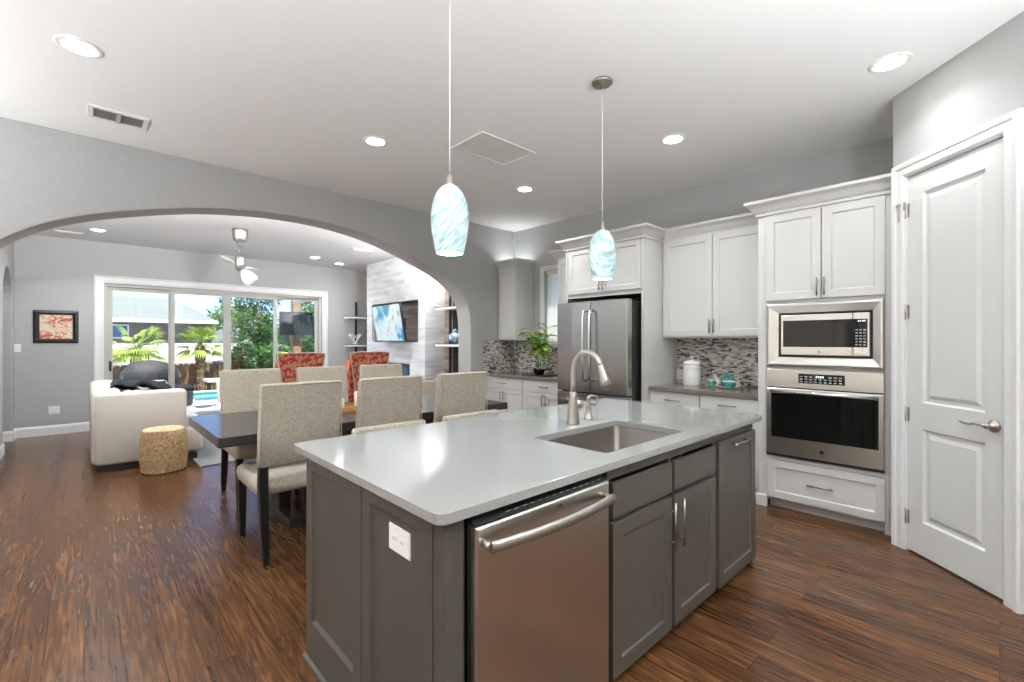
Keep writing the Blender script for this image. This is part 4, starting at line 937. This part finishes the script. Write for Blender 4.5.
# woven stool
M['rattan'] = mat('woven_seagrass', (.5,.36,.2), .8); v = coords(M['rattan'])
br = N(M['rattan'], 'ShaderNodeTexNoise'); br.inputs['Scale'].default_value = 45; L(M['rattan'], v, br.inputs[0])
c = ramp(M['rattan'], br.outputs[0], [(.3, (.28,.17,.075)), (.5, (.50,.35,.19)), (.7, (.68,.52,.33))]); L(M['rattan'], c, B(M['rattan']).inputs['Base Color'])
ws = thing('woven_stool', 'round woven seagrass stool beside the sofa arm', 'stool', (.625, 6.10, 0))
prof = [(0, 0), (.175, 0)]; nr = 19
for k in range(nr):
    z = .01+.42*k/nr; rr_ = .178 + .018*math.sin(math.pi*(k+.5)/nr)
    for q in range(4): prof.append((rr_ + .007*math.sin(math.pi*(q+.5)/4), z+.42/nr*(q+.5)/4))
prof += [(.186, .435), (.176, .448), (.15, .456), (0, .458)]
MB().lathe((0,0,0), prof, 44).build('woven_body', M['rattan'], ws, world=False)
mb = MB()
for k in range(nr):
    z = .01+.42*(k+.5)/nr; rr_ = .186 + .018*math.sin(math.pi*(k+.5)/nr)
    for j in range(30):
        t = 2*math.pi*(j+(k%2)*.5)/30
        mb.tube([(rr_*math.cos(t-.07), rr_*math.sin(t-.07), z-.007), ((rr_+.005)*math.cos(t), (rr_+.005)*math.sin(t), z), (rr_*math.cos(t+.07), rr_*math.sin(t+.07), z+.007)], [.003, .0055, .003], 5)
mb.build('weave', M['rattan'], ws, world=False, weld=False)
# red wing chairs
def make_wing(label):
    t = thing('wing_chair', label, 'armchair', (0,0,0), 0, 'rust damask wing chairs beyond the dining table')
    # back: hourglass outline (x,z), local back at -y, front +y
    hw = [(.36, .235), (.50, .20), (.65, .185), (.80, .195), (.95, .225), (1.08, .25), (1.17, .262), (1.215, .262)]
    out = [(w_, z) for z, w_ in hw] + [(.13, 1.225), (0, 1.222), (-.13, 1.225)] + [(-w_, z) for z, w_ in hw[::-1]]
    mb = MB().prism(out, (-.30, -.20), lambda p, q, h: (p, h - .10*(q-.4), q))
    bk = mb.build('backrest', M['damask'], t, .018, world=False, seg=3)
    mb = MB(); pts = [(p, -.30-.10*(q-.4), q) for p, q in out]; mb.tube(pts, .007, 8); mb.build('piping', M['sofa'], bk, world=False)
    for s_ in (-1, 1):
        mb = MB(); rs = []
        for y, zt, zb in ((-.27, 1.16, .42), (-.12, 1.10, .42), (.0, .92, .42), (.08, .66, .42), (.24, .62, .42), (.28, .58, .44)):
            x = s_*(.215 - (.0 if zt > .7 else -.04)); rs.append([(x-.03, y, zb), (x+.03, y, zb), (x+.032, y, (zb+zt)/2), (x+.03, y-.06*(zt-.4), zt), (x-.03, y-.06*(zt-.4), zt), (x-.032, y, (zb+zt)/2)])
        mb.rings(rs, True, True, True, True); mb.build('wing', M['damask'], t, world=False)
    MB(Matrix.Translation((0,0,0))).box(-.26, .26, -.26, .27, .28, .42).build('seat_base', M['damask'], t, .02, world=False)
    softbox(-.235, .235, -.18, .29, .42, .53, .03, puff=.01).build('seat_cushion', M['damask'], t, world=False)
    for sx in (-1, 1):
        for sy in (-1, 1):
            mb = MB(); mb.tube([(sx*.22, sy*.23, .29), (sx*.23, sy*.25, .0)], [.024, .014], 8); mb.build('leg', M['blackwood'], t, world=False)
    return t
wc = make_wing('rust damask wing chair in front of the sliding glass door'); wc.location = (1.93, 6.08, .012); wc.rotation_euler.z = R(-4)
dup(wc, (2.80, 6.08, .012), R(-4), 'rust damask wing chair in front of the dark corner and fireplace')
sc_ = thing('slipper_chair', 'low beige armless chair behind the near chair closest to the cabinets', 'armchair', (3.80, 6.05, .012), R(-15))
softbox(-.26, .26, -.26, .30, .24, .44, .04).build('seat', M['linen'], sc_, world=False)
softbox(-.26, .26, -.30, -.20, .40, .80, .04).build('backrest', M['linen'], sc_, world=False)
for sx in (-1, 1):
    for sy in (-1, 1): MB().tube([(sx*.21, sy*.22, .25), (sx*.22, sy*.23, 0)], [.022, .014], 8).build('leg', M['blackwood'], sc_, world=False)
# picture
pc = thing('framed_picture', 'small landscape print in a wide black frame on the grey wall', 'picture', (-.295, YF-.02, 1.59))
mb = MB(); PX0, PX1, PZ0, PZ1 = -.538, -.055, 1.352, 1.828
mb.sweep([(PX0+.068, PZ0+.062), (PX0+.068, PZ1-.062), (PX1-.068, PZ1-.062), (PX1-.068, PZ0+.062)], [(0, YF-.001), (0, YF-.015), (.01, YF-.018), (.03, YF-.032), (.055, YF-.028), (.066, YF-.012), (.066, YF-.001)], onY, closed=True, side=-1)
mb.build('frame', M['blackwood'], pc)
m = mat('abstract_print', (.6,.5,.4), .5); v = coords(m, (3, 1, 4)); n_ = N(m, 'ShaderNodeTexNoise'); n_.inputs['Scale'].default_value = 3.2; n_.inputs['Detail'].default_value = 5; n_.inputs['Distortion'].default_value = 1.5; L(m, v, n_.inputs[0])
c = ramp(m, n_.outputs[0], [(.3, (.10,.09,.08)), (.40, (.55,.10,.06)), (.47, (.65,.42,.28)), (.56, (.72,.62,.48)), (.66, (.42,.44,.40))]); L(m, c, B(m).inputs['Base Color']); M['print'] = m
MB().box(PX0+.07, PX1-.07, YF-.012, YF-.002, PZ0+.064, PZ1-.064).build('print', M['print'], pc)
FV = FY(YF)
outlet(FV, -.69, 1.28, 'white rocker switch left of the small framed picture', wd=.072, name='light_switch')
outlet(FV, -.32, .36, 'white power outlet low on the wall beside the sofa', wd=.12)
# television
m = mat('painted_screen_reflection', (.02,.02,.02), .1); v = coords(m, (1,1,1), 'yzx'); n_ = N(m, 'ShaderNodeTexNoise'); n_.inputs['Scale'].default_value = 2.4; n_.inputs['Detail'].default_value = 3; L(m, v, n_.inputs[0])  # emissive blue noise paints a bluish reflection into the screen
c = ramp(m, n_.outputs[0], [(.30, (.02,.10,.22)), (.42, (.06,.28,.50)), (.5, (.45,.62,.72)), (.6, (.62,.70,.70)), (.7, (.20,.26,.30))]); L(m, c, B(m).inputs['Emission Color']); B(m).inputs['Emission Strength'].default_value = .38; M['screen'] = m
tvt = thing('television', 'flat television tilted forward on an arm in the chimney niche', 'television', (4.05, 7.50, 1.70))
FT = Matrix.Translation((-.06, 0, 0)) @ Matrix.Rotation(R(-3), 4, 'Z') @ Matrix.Rotation(R(-9), 4, 'Y')
MB(FT).box(-.02, .02, -.57, .57, -.335, .335).build('housing', M['black'], tvt, .004, world=False)
MB(FT).box(-.0215, -.0205, -.555, .555, -.315, .322).build('screen', M['screen'], tvt, world=False)
MB().tube([(-.03, .1, 0), (.15, .35, 0), (.28, .38, 0), (.44, .38, 0)], .02, 10).build('wall_arm', M['black'], tvt, world=False)
MB().box(.42, .449, .28, .48, -.12, .12).build('wall_plate', M['black'], tvt, world=False)
# fireplace insert
fp = thing('fireplace_insert', 'linear fireplace with black frame and blue glass in the chimney breast', 'fireplace', (CX+.1, 7.7, .45))
MB().plate([(7.13, .43), (8.27, .43), (8.27, .98), (7.13, .98)], [[(7.20, .50), (8.20, .50), (8.20, .92), (7.20, .92)]], (CX-.014, CX+.01), onX).build('surround', M['black'], fp, .003)
MB().box(CX+.03, CX+.30, 7.16, 8.24, .46, .95).build('firebox', M['dark'], fp)
M['blueglass'] = mat('blue_fire_glass', (.06,.16,.34), .08, coat=.5)
MB().box(CX+.012, CX+.016, 7.20, 8.20, .50, .92).build('glass_front', M['blueglass'], fp)
# shelves
def shelves(name, label, posts, boards):
    t = thing(name, label, 'shelf', (posts[0][0], posts[0][1], posts[0][2]))
    for x0, x1, y0, y1, z0, z1 in [(p[0], p[0]+.035, p[1], p[1]+.035, p[2], p[3]) for p in posts]: MB().box(x0, x1, y0, y1, z0, z1).build('upright', M['black'], t)
    for b in boards:
        o = MB().box(*b).build('board', M['plastic'], t, .003); MB().box(b[0]+.001, b[1], b[2]+.01, b[3]-.01, b[5]+.0005, b[5]+.012).build('top_panel', M['blackwood'], o)
    return t
shelves('wall_shelf', 'black and white wall shelves in the wood recess beside the arch', [(4.50, 6.00, .2, 2.45), (4.50, 6.33, .2, 2.45), (4.555, 5.88, .2, 2.45)], [(4.33, 4.60, 5.84, 6.52, 1.90, 1.935), (4.33, 4.60, 5.84, 6.52, 1.29, 1.325), (4.33, 4.60, 5.84, 6.52, .72, .755)])
shelves('wall_shelf', 'black and white wall shelves in the far dark corner', [(4.28, YF-.04, .3, 2.22), (4.54, YF-.04, .3, 2.22)], [(4.03, 4.58, 9.28, YF-.04, 1.855, 1.89), (4.03, 4.58, 9.28, YF-.04, 1.265, 1.30), (4.03, 4.58, 9.28, YF-.04, .66, .695)])
tag(MB().box(4.575, 4.598, 5.60, 6.36, .25, 2.35).build('shelf_back_panel', M['black'], None, .002), 'tall black panel on the wall behind the shelves beside the arch', 'panel')
M['vase'] = noise_mat('blue_white_glaze', (.10,.26,.42), (.75,.80,.82), 14, .15, lo=.45, hi=.55)
va = thing('ginger_jar', 'round blue and white jar on the shelf beside the arch', 'vase', (4.45, 6.12, 1.338))
MB().lathe((0,0,0), [(0, 0), (.05, 0), (.085, .03), (.11, .08), (.105, .13), (.07, .17), (.045, .18), (.045, .195), (0, .195)], 28).build('jar_body', M['vase'], va, world=False)
MB().lathe((0,0,0), [(0, .195), (.05, .195), (.05, .21), (.02, .225), (.01, .24), (0, .242)], 24).build('lid', M['vase'], va, world=False)
co = thing('coral_sculpture', 'white branching coral ornament on the far corner shelf', 'ornament', (4.22, 9.39, 1.313))
mb = MB(); rnd = random.Random(2)
mb.lathe((0,0,0), [(0, 0), (.06, 0), (.05, .02), (0, .025)], 16)
for k in range(11):
    a = k*2.4; e1 = Vector((math.cos(a)*.09, math.sin(a)*.05, .10+.05*rnd.random())); e2 = e1 + Vector((math.cos(a)*.06, math.sin(a)*.03, .07)); e3 = e1+Vector((-math.sin(a)*.05, math.cos(a)*.03, .08))
    mb.tube([(0,0,.01), e1*.5, e1, e2], [.012, .010, .008, .005], 7); mb.tube([e1, e3], [.007, .005], 6)
mb.build('branches', M['plastic'], co, world=False)

# ================================================================== OUTSIDE
M['concrete'] = noise_mat('pale_patio_concrete', (.66,.65,.62), (.76,.75,.72), 5, .8)
M['terrace'] = mat('white_bounce_terrace', (.75,.73,.70), .8)  # unseen terrace, kept white to bounce sunlight up to the kitchen ceiling
M['grass'] = noise_mat('garden_lawn', (.06,.14,.025), (.14,.24,.05), 8, .9)
G = -.15
struct(MB().plate([(-60, -60), (60, -60), (60, 90), (-60, 90)], [[(2.05, 13.7), (6.5, 13.7), (6.5, 16.25), (2.05, 16.25)]], (G-.9, G-.03), XY).build('ground', M['grass']), 'garden ground around the house', 'ground')
struct(MB().plate([(-5, YF+.19), (9, YF+.19), (9, 16.35), (-5, 16.35)], [[(2.05, 13.7), (6.5, 13.7), (6.5, 16.25), (2.05, 16.25)]], (G-.03, G), XY).build('patio', M['concrete']), 'pale concrete patio beyond the sliding door', 'patio')
struct(MB().box(-8, 9, -12, -3.36, G-.03, G).build('patio', M['terrace']), 'unseen white terrace bouncing light in through the kitchen windows', 'patio')
struct(MB().box(-12, -3.66, -3.36, 9, G-.03, G).build('patio', M['terrace']), 'unseen white side terrace bouncing light into the kitchen', 'patio')
M['water'] = mat('pool_water', (.06,.36,.40), .05); bw = N(M['water'], 'ShaderNodeTexNoise'); bw.inputs['Scale'].default_value = 5; L(M['water'], coords(M['water']), bw.inputs[0]); bump(M['water'], bw.outputs[0], .3, .02)
tag(MB().box(2.06, 6.49, 13.71, 16.24, -.85, G-.05).build('pool_water', M['water']), 'turquoise swimming pool beyond the patio', 'pool')
mb = MB().plate([(1.80, 13.45), (6.75, 13.45), (6.75, 16.5), (1.80, 16.5)], [[(2.07, 13.72), (6.48, 13.72), (6.48, 16.23), (2.07, 16.23)]], (G, G+.03), XY)
tag(mb.build('pool_coping', M['plastic'], None, .01), 'white stone coping around the swimming pool', 'coping')
# unseen stucco walls added to block blue sky and bounce warmer light
M['stucco'] = noise_mat('warm_beige_stucco', (.62,.55,.46), (.70,.63,.54), 12, .9)
struct(MB().box(-9, 9.5, -9.2, -9.0, G, 5.2).build('wall_sky_block_back', M['stucco']), 'added unseen beige wall blocking the sky behind the kitchen terrace', 'wall')
struct(MB().box(-9.2, -9.0, -9.0, 9, G, 5.2).build('wall_sky_block_side', M['stucco']), 'added unseen beige wall blocking the sky beside the kitchen', 'wall')
# fence
M['fence'] = noise_mat('brown_fence_boards', (.11,.06,.035), (.22,.13,.075), 6, .85, sc=(10,10,1))
fe = thing('picket_fence', 'brown wooden board fence behind the pool and palms', 'fence', (3, 16.9, G))
mb = MB(); rnd = random.Random(9)
for k in range(95):
    x = -3+k*.145; h = .84+.01*rnd.random(); y = 16.9
    mb.prism([(x, G), (x+.115, G), (x+.115, G+h-.03), (x+.085, G+h), (x+.03, G+h), (x, G+h-.03)], (y, y+.02), onY)
mb.build('boards', M['fence'], fe)
mb = MB(); 
for z in (.05, .45): mb.box(-3, 10.8, 16.925, 16.965, z, z+.08)
mb.build('rails', M['fence'], fe)
for x in (-2.9, -.5, 1.9, 4.3, 6.7, 9.1): MB().box(x, x+.09, 16.93, 17.02, G, G+.86).build('post', M['fence'], fe)
# palms
M['palmleaf'] = leafcol('fan_palm_leaf', [(.3, (.10,.22,.03)), (.5, (.30,.42,.07)), (.7, (.50,.58,.14))], .6, .25)
M['trunk'] = noise_mat('fibrous_trunk', (.05,.03,.02), (.20,.13,.08), 18, .95, bs=.6, bd=.02)
def palm(x, y, h, Rr, label, seed):
    t = thing('fan_palm', label, 'palm tree', (x, y, G)); rnd = random.Random(seed); zt = h
    prof = [(0, 0), (.13, 0)]
    for k in range(12): z = .03+(zt-.1)*k/12; prof += [(.10+.03*(k%2)+.02*k/12, z), (.13+.02*k/12, z+(zt-.1)/24)]
    prof += [(.09, zt), (0, zt+.05)]
    MB().lathe((0,0,0), prof, 14).build('trunk', M['trunk'], t, world=False)
    mb = MB()
    for k in range(26):
        a = k*2.39996+rnd.random()*.3; el = rnd.uniform(-.55, 1.25); d = Vector((math.cos(a)*math.cos(el), math.sin(a)*math.cos(el), math.sin(el)))
        b = Vector((0,0,zt)); hub = b + d*Rr*.48 - Vector((0,0,.03)); mb.tube([b, b+d*Rr*.25+Vector((0,0,.02)), hub], [.014, .01, .007], 5)
        side = d.cross(Vector((0,0,1))).normalized(); 
        for j in range(-8, 9):
            th = j*.155; dl = (d*math.cos(th)+side*math.sin(th)).normalized(); ln = Rr*.56*(1-.018*j*j*.5); w_ = .02
            n_ = dl.cross(d.cross(side)).normalized() if abs(dl.dot(side)) < 1 else side
            p1 = hub+dl*ln*.5; p2 = hub+dl*ln - Vector((0,0,.12*Rr+.1*rnd.random()*Rr))
            s_ = dl.cross(side.cross(d)).normalized()*w_
            i = [mb.P(q) for q in (hub-s_*.3, hub+s_*.3, p1+s_, p1-s_, p2)]; mb.face((i[0], i[1], i[2], i[3])); mb.face((i[3], i[2], i[4]))
    mb.build('fronds', M['palmleaf'], t, world=False, weld=False)
palm(1.05, 16.0, 1.34, .92, 'yellow-green fan palm behind the left glass panel', 1)
palm(2.60, 16.72, 1.40, .80, 'fan palm on a dark trunk seen through the second glass panel', 4)
# neighbour house
M['siding'] = mat('taupe_siding', (.17,.135,.12), .8); v = coords(M['siding'], (1,1,1), 'xzy')
wv = N(M['siding'], 'ShaderNodeTexWave'); wv.wave_profile = 'SAW'; wv.bands_direction = 'Y'; wv.inputs['Scale'].default_value = 1.6; L(M['siding'], v, wv.inputs[0]); bump(M['siding'], wv.outputs[0], .6, .03)
M['roof'] = noise_mat('weathered_shingle', (.15,.18,.175), (.20,.235,.23), 20, .9)
nh = thing('neighbour_house', 'two-storey taupe neighbouring house with hipped grey roof', 'house', (0, 32, G))
MB().box(-9, 4.86, 28, 36, G, 2.42).build('wall', M['siding'], nh)
mb = MB(); e0, e1, f0, f1, ez = -9.4, 5.0, 27.6, 36.4, 2.42
i = [mb.P(p) for p in ((e0,f0,ez), (e1,f0,ez), (e1,f1,ez), (e0,f1,ez), (-6.5,32,5.0), (1.8,32,5.0), (e0,f0,ez-.14), (e1,f0,ez-.14), (e1,f1,ez-.14), (e0,f1,ez-.14))]
for q in ((0,1,5,4), (1,2,5), (2,3,4,5), (3,0,4), (6,7,1,0), (7,8,2,1), (8,9,3,2), (9,6,0,3), (9,8,7,6)): mb.face([i[k] for k in q])
mb.build('roof', M['roof'], nh)
mb = MB().sweep([(e0, f0), (e1, f0), (e1, f1)], [(0, ez-.16), (.06, ez-.16), (.06, ez), (0, ez)], XY, side=1); mb.build('fascia', M['plastic'], nh)
wv_ = MB().plate([(.90, 1.50), (1.55, 1.50), (1.55, 2.15), (.90, 2.15)], [[(.96, 1.56), (1.49, 1.56), (1.49, 2.09), (.96, 2.09)]], (27.94, 28.0), onY).build('window', M['plastic'], nh)
MB().box(.96, 1.49, 27.97, 27.99, 1.56, 2.09).build('pane', M['blueglass'], wv_)
gh = thing('neighbour_garage', 'low pale-roofed outbuilding beyond the brown fence', 'building', (3, 23, G))
MB().box(-5, 4.9, 20.3, 26.5, G, .62).build('wall', M['siding'], gh)
mb = MB(); i = [mb.P(p) for p in ((-5.3,19.8,.60), (5.2,19.8,.60), (5.2,23.4,1.28), (-5.3,23.4,1.28), (-5.3,26.9,.60), (5.2,26.9,.60), (-5.3,19.8,.52), (5.2,19.8,.52), (5.2,26.9,.52), (-5.3,26.9,.52))]
for q in ((0,1,2,3), (3,2,5,4), (0,3,4,9,6), (1,7,8,5,2), (6,7,1,0), (4,5,8,9), (9,8,7,6)): mb.face([i[k] for k in q])
M['roofpale'] = noise_mat('pale_grey_shingle', (.34,.34,.32), (.42,.41,.39), 20, .9)  # the outbuilding roof's own pale grey tone
mb.build('roof', M['roofpale'], gh)
g2 = thing('neighbour_gable', 'gabled neighbouring house with grey stone front', 'house', (7, 30, G))
M['stone'] = noise_mat('pale_stone_cladding', (.30,.27,.24), (.48,.44,.40), 9, .9)
MB().prism([(5.6, G), (9.6, G), (9.6, 1.3), (7.6, 2.5), (5.6, 1.3)], (29.5, 36), onY).build('wall', M['stone'], g2)
for s_ in (-1, 1):
    MB().prism([(7.6, 2.5), (7.6, 2.68), (7.6+s_*2.4, 1.24), (7.6+s_*2.4, 1.06)], (29.2, 36.2), onY).build('roof', M['roof'], g2)
# trees
M['treeleaf'] = leafcol('broad_leaf_green', [(.3, (.02,.07,.012)), (.5, (.06,.17,.03)), (.7, (.16,.32,.07))], .35, .2)
M['treepale'] = leafcol('pale_leaf_green', [(.3, (.16,.30,.06)), (.6, (.36,.52,.16))], .3, .3)
M['conifer'] = leafcol('dark_conifer_green', [(.3, (.015,.055,.018)), (.6, (.06,.16,.05))], .4, .1)
def tree(x, y, h, rx, rz, zc, nleaf, ls, m, label, seed, name='garden_tree', trunk=.12):
    t = thing(name, label, 'tree', (x, y, G)); rnd = random.Random(seed)
    mb = MB(); mb.tube([(0,0,0), (.05,.02,zc*.5), (0,0,zc+rz*.4)], [trunk, trunk*.8, trunk*.3], 9)
    for k in range(9):
        a = k*2.4; mb.tube([(0,0,zc*.6+k*.05*rz), (rx*.5*math.cos(a), rx*.5*math.sin(a), zc+rz*.3*math.sin(k*1.7))], [trunk*.4, trunk*.1], 6)
    mb.build('trunk', M['trunk'], t, world=False)
    mb = MB(); cl = [(Vector((rx*.62*math.cos(k*2.4)*(.5+.5*rnd.random()), rx*.62*math.sin(k*2.4)*(.5+.5*rnd.random()), zc+rz*rnd.uniform(-.75, .75))), rx*rnd.uniform(.28, .45)) for k in range(34)]
    for j in range(nleaf):
        c_, r_ = cl[j % len(cl)]; d = Vector((rnd.gauss(0,1), rnd.gauss(0,1), rnd.gauss(0,1))).normalized(); p = c_ + d*r_*rnd.uniform(.7, 1.05)
        a = Vector((rnd.gauss(0,1), rnd.gauss(0,1), rnd.gauss(0,.6))).normalized(); b = (d+a*.2).cross(a).normalized(); s_ = ls*rnd.uniform(.6, 1.2)
        i = [mb.P(q) for q in (p-a*s_, p+b*s_*.42, p+a*s_, p-b*s_*.42)]; mb.face(i)
    mb.build('foliage', m, t, world=False, weld=False)
tree(4.55, 18.3, 4.2, 1.15, 2.1, 1.9, 9000, .07, M['treeleaf'], 'dense green garden tree filling the third glass panel', 11)
tree(7.2, 19.6, 4.2, 1.5, 1.8, 2.0, 7000, .09, M['treeleaf'], 'broad green tree behind the fourth glass panel', 12)
tree(10.5, 26.5, 5, 2.2, 1.9, 2.6, 6000, .17, M['treepale'], 'pale green tree beyond the neighbouring roofs', 13)
tree(8.6, 40.0, 5, 3.0, 1.3, 2.6, 6000, .17, M['treepale'], 'pale green distant tree behind the taupe house', 14)
tree(4.75, 16.72, 1.6, .5, .75, .75, 3500, .07, M['treeleaf'], 'leafy green shrub before the fence, right of the feathery one', 15, 'garden_shrub', .03)
tree(3.85, 16.72, 1.6, .45, .75, .75, 3500, .06, M['conifer'], 'low feathery shrub beneath the dense green tree', 16, 'garden_shrub', .03)
# broad yellow-green leaves near the glass
M['banana'] = leafcol('lime_leaf', [(.3, (.28,.46,.04)), (.6, (.60,.72,.10))], .5, .4)
bn = thing('banana_plant', 'lime green broad-leaved plant outside the fourth glass panel', 'plant', (4.15, 12.5, G))
mb = MB(); rnd = random.Random(6)
for k in range(6):
    a = k*1.05+.4; mb.tube([(0,0,0), (.05*math.cos(a), .05*math.sin(a), .7), (.16*math.cos(a), .16*math.sin(a), 1.1)], [.03, .025, .015], 7)
mb.build('stalks', M['banana'], bn, world=False)
mb = MB()
for k in range(11):
    a = k*2.4; leaf(mb, (.14*math.cos(a), .14*math.sin(a), .85+.05*(k%5)), (math.cos(a), math.sin(a), rnd.uniform(.2, 1.0)), rnd.uniform(.55, .8), .14, rnd.uniform(.5, 1.2))
mb.build('leaves', M['banana'], bn, world=False, weld=False)
# patio post with a dark flat panel
M['timber'] = noise_mat('stained_patio_timber', (.20,.12,.07), (.32,.20,.12), 5, .7, sc=(6,6,1))
pp_ = thing('patio_post', 'square brown timber patio post outside the fourth glass panel', 'post', (3.775, 11.75, G))
MB().box(3.68, 3.87, 11.65, 11.85, G, 3.3).build('shaft', M['timber'], pp_, .01)
MB().box(3.64, 3.91, 11.61, 11.89, G, G+.20).build('base_block', M['timber'], pp_, .01)
M['panelface'] = mat('dark_glossy_panel', (.012,.014,.016), .06)
ot = thing('dark_post_panel', 'dark flat rectangular panel mounted on the patio post', 'television', (3.72, 11.55, 1.75))
MB().box(3.34, 4.10, 11.52, 11.57, 1.52, 2.08).build('housing', M['black'], ot, .004)
MB().box(3.36, 4.08, 11.515, 11.519, 1.54, 2.06).build('screen', M['panelface'], ot)
MB().box(3.73, 3.82, 11.57, 11.65, 1.7, 1.9).build('bracket', M['black'], ot)
# dark wicker lounge and ottoman
M['wicker'] = noise_mat('dark_navy_wicker', (.006,.008,.011), (.022,.026,.033), 60, .6, bs=.5, bd=.01)
lo_ = thing('wicker_lounge_chair', 'rounded dark wicker lounge chair on the patio behind the sofa', 'outdoor chair', (1.20, 14.2, G), R(0))
mb = MB(); rs = []
for k in range(13):
    t = -100+k*200/12; a = R(90+t); ro, ri = .60, .50; hb = .62+.42*math.cos(R(t*.9))
    co_, si_ = math.cos(a), math.sin(a)
    rs.append([(ro*.86*co_, ro*.86*si_, .14), (ro*co_, ro*si_, hb*.6), (ro*1.04*co_, ro*1.04*si_, hb), (ri*1.04*co_, ri*1.04*si_, hb+.01), (ri*co_, ri*si_, hb*.6), (ri*.8*co_, ri*.8*si_, .14)])
mb.rings(rs, True, True, True, True); mb.build('shell', M['wicker'], lo_, world=False)
MB().lathe((0,0,0), [(0, .06), (.44, .06), (.50, .12), (.52, .30), (.48, .34), (0, .36)], 32).build('seat_base', M['wicker'], lo_, world=False)
MB().lathe((0,0,0), [(0, .36), (.42, .36), (.47, .40), (.46, .46), (.40, .49), (0, .50)], 32).build('seat_cushion', M['throw'], lo_, world=False)
for k in range(4): MB().lathe((.38*math.cos(k*1.57+.8), .38*math.sin(k*1.57+.8), 0), [(0, 0), (.025, 0), (.03, .07), (0, .07)], 10).build('foot', M['black'], lo_, world=False)
ot2 = thing('wicker_ottoman', 'dark wicker ottoman beside the pool edge', 'ottoman', (1.60, 13.15, G))
MB().lathe((0,0,0), [(0, .0), (.26, .0), (.30, .04), (.31, .34), (.28, .38), (0, .38)], 28).build('drum', M['wicker'], ot2, world=False)
MB().lathe((0,0,0), [(0, .38), (.27, .38), (.31, .42), (.29, .48), (.2, .50), (0, .505)], 28).build('cushion', M['throw'], ot2, world=False)
pt2 = thing('patio_table', 'white pedestal side table on the patio by the pool', 'table', (2.32, 12.4, G))
MB().rings([[(x, y, z) for x, y in rrect(-.30, .30, -.30, .30, .02, 3)] for z in (.60, .655)], True, True, True, False).build('tabletop', M['plastic'], pt2, .004, world=False)
MB().lathe((0,0,0), [(0, 0), (.20, 0), (.20, .02), (.07, .05), (.06, .30), (.08, .58), (.12, .60), (0, .60)], 24).build('pedestal', M['plastic'], pt2, world=False)
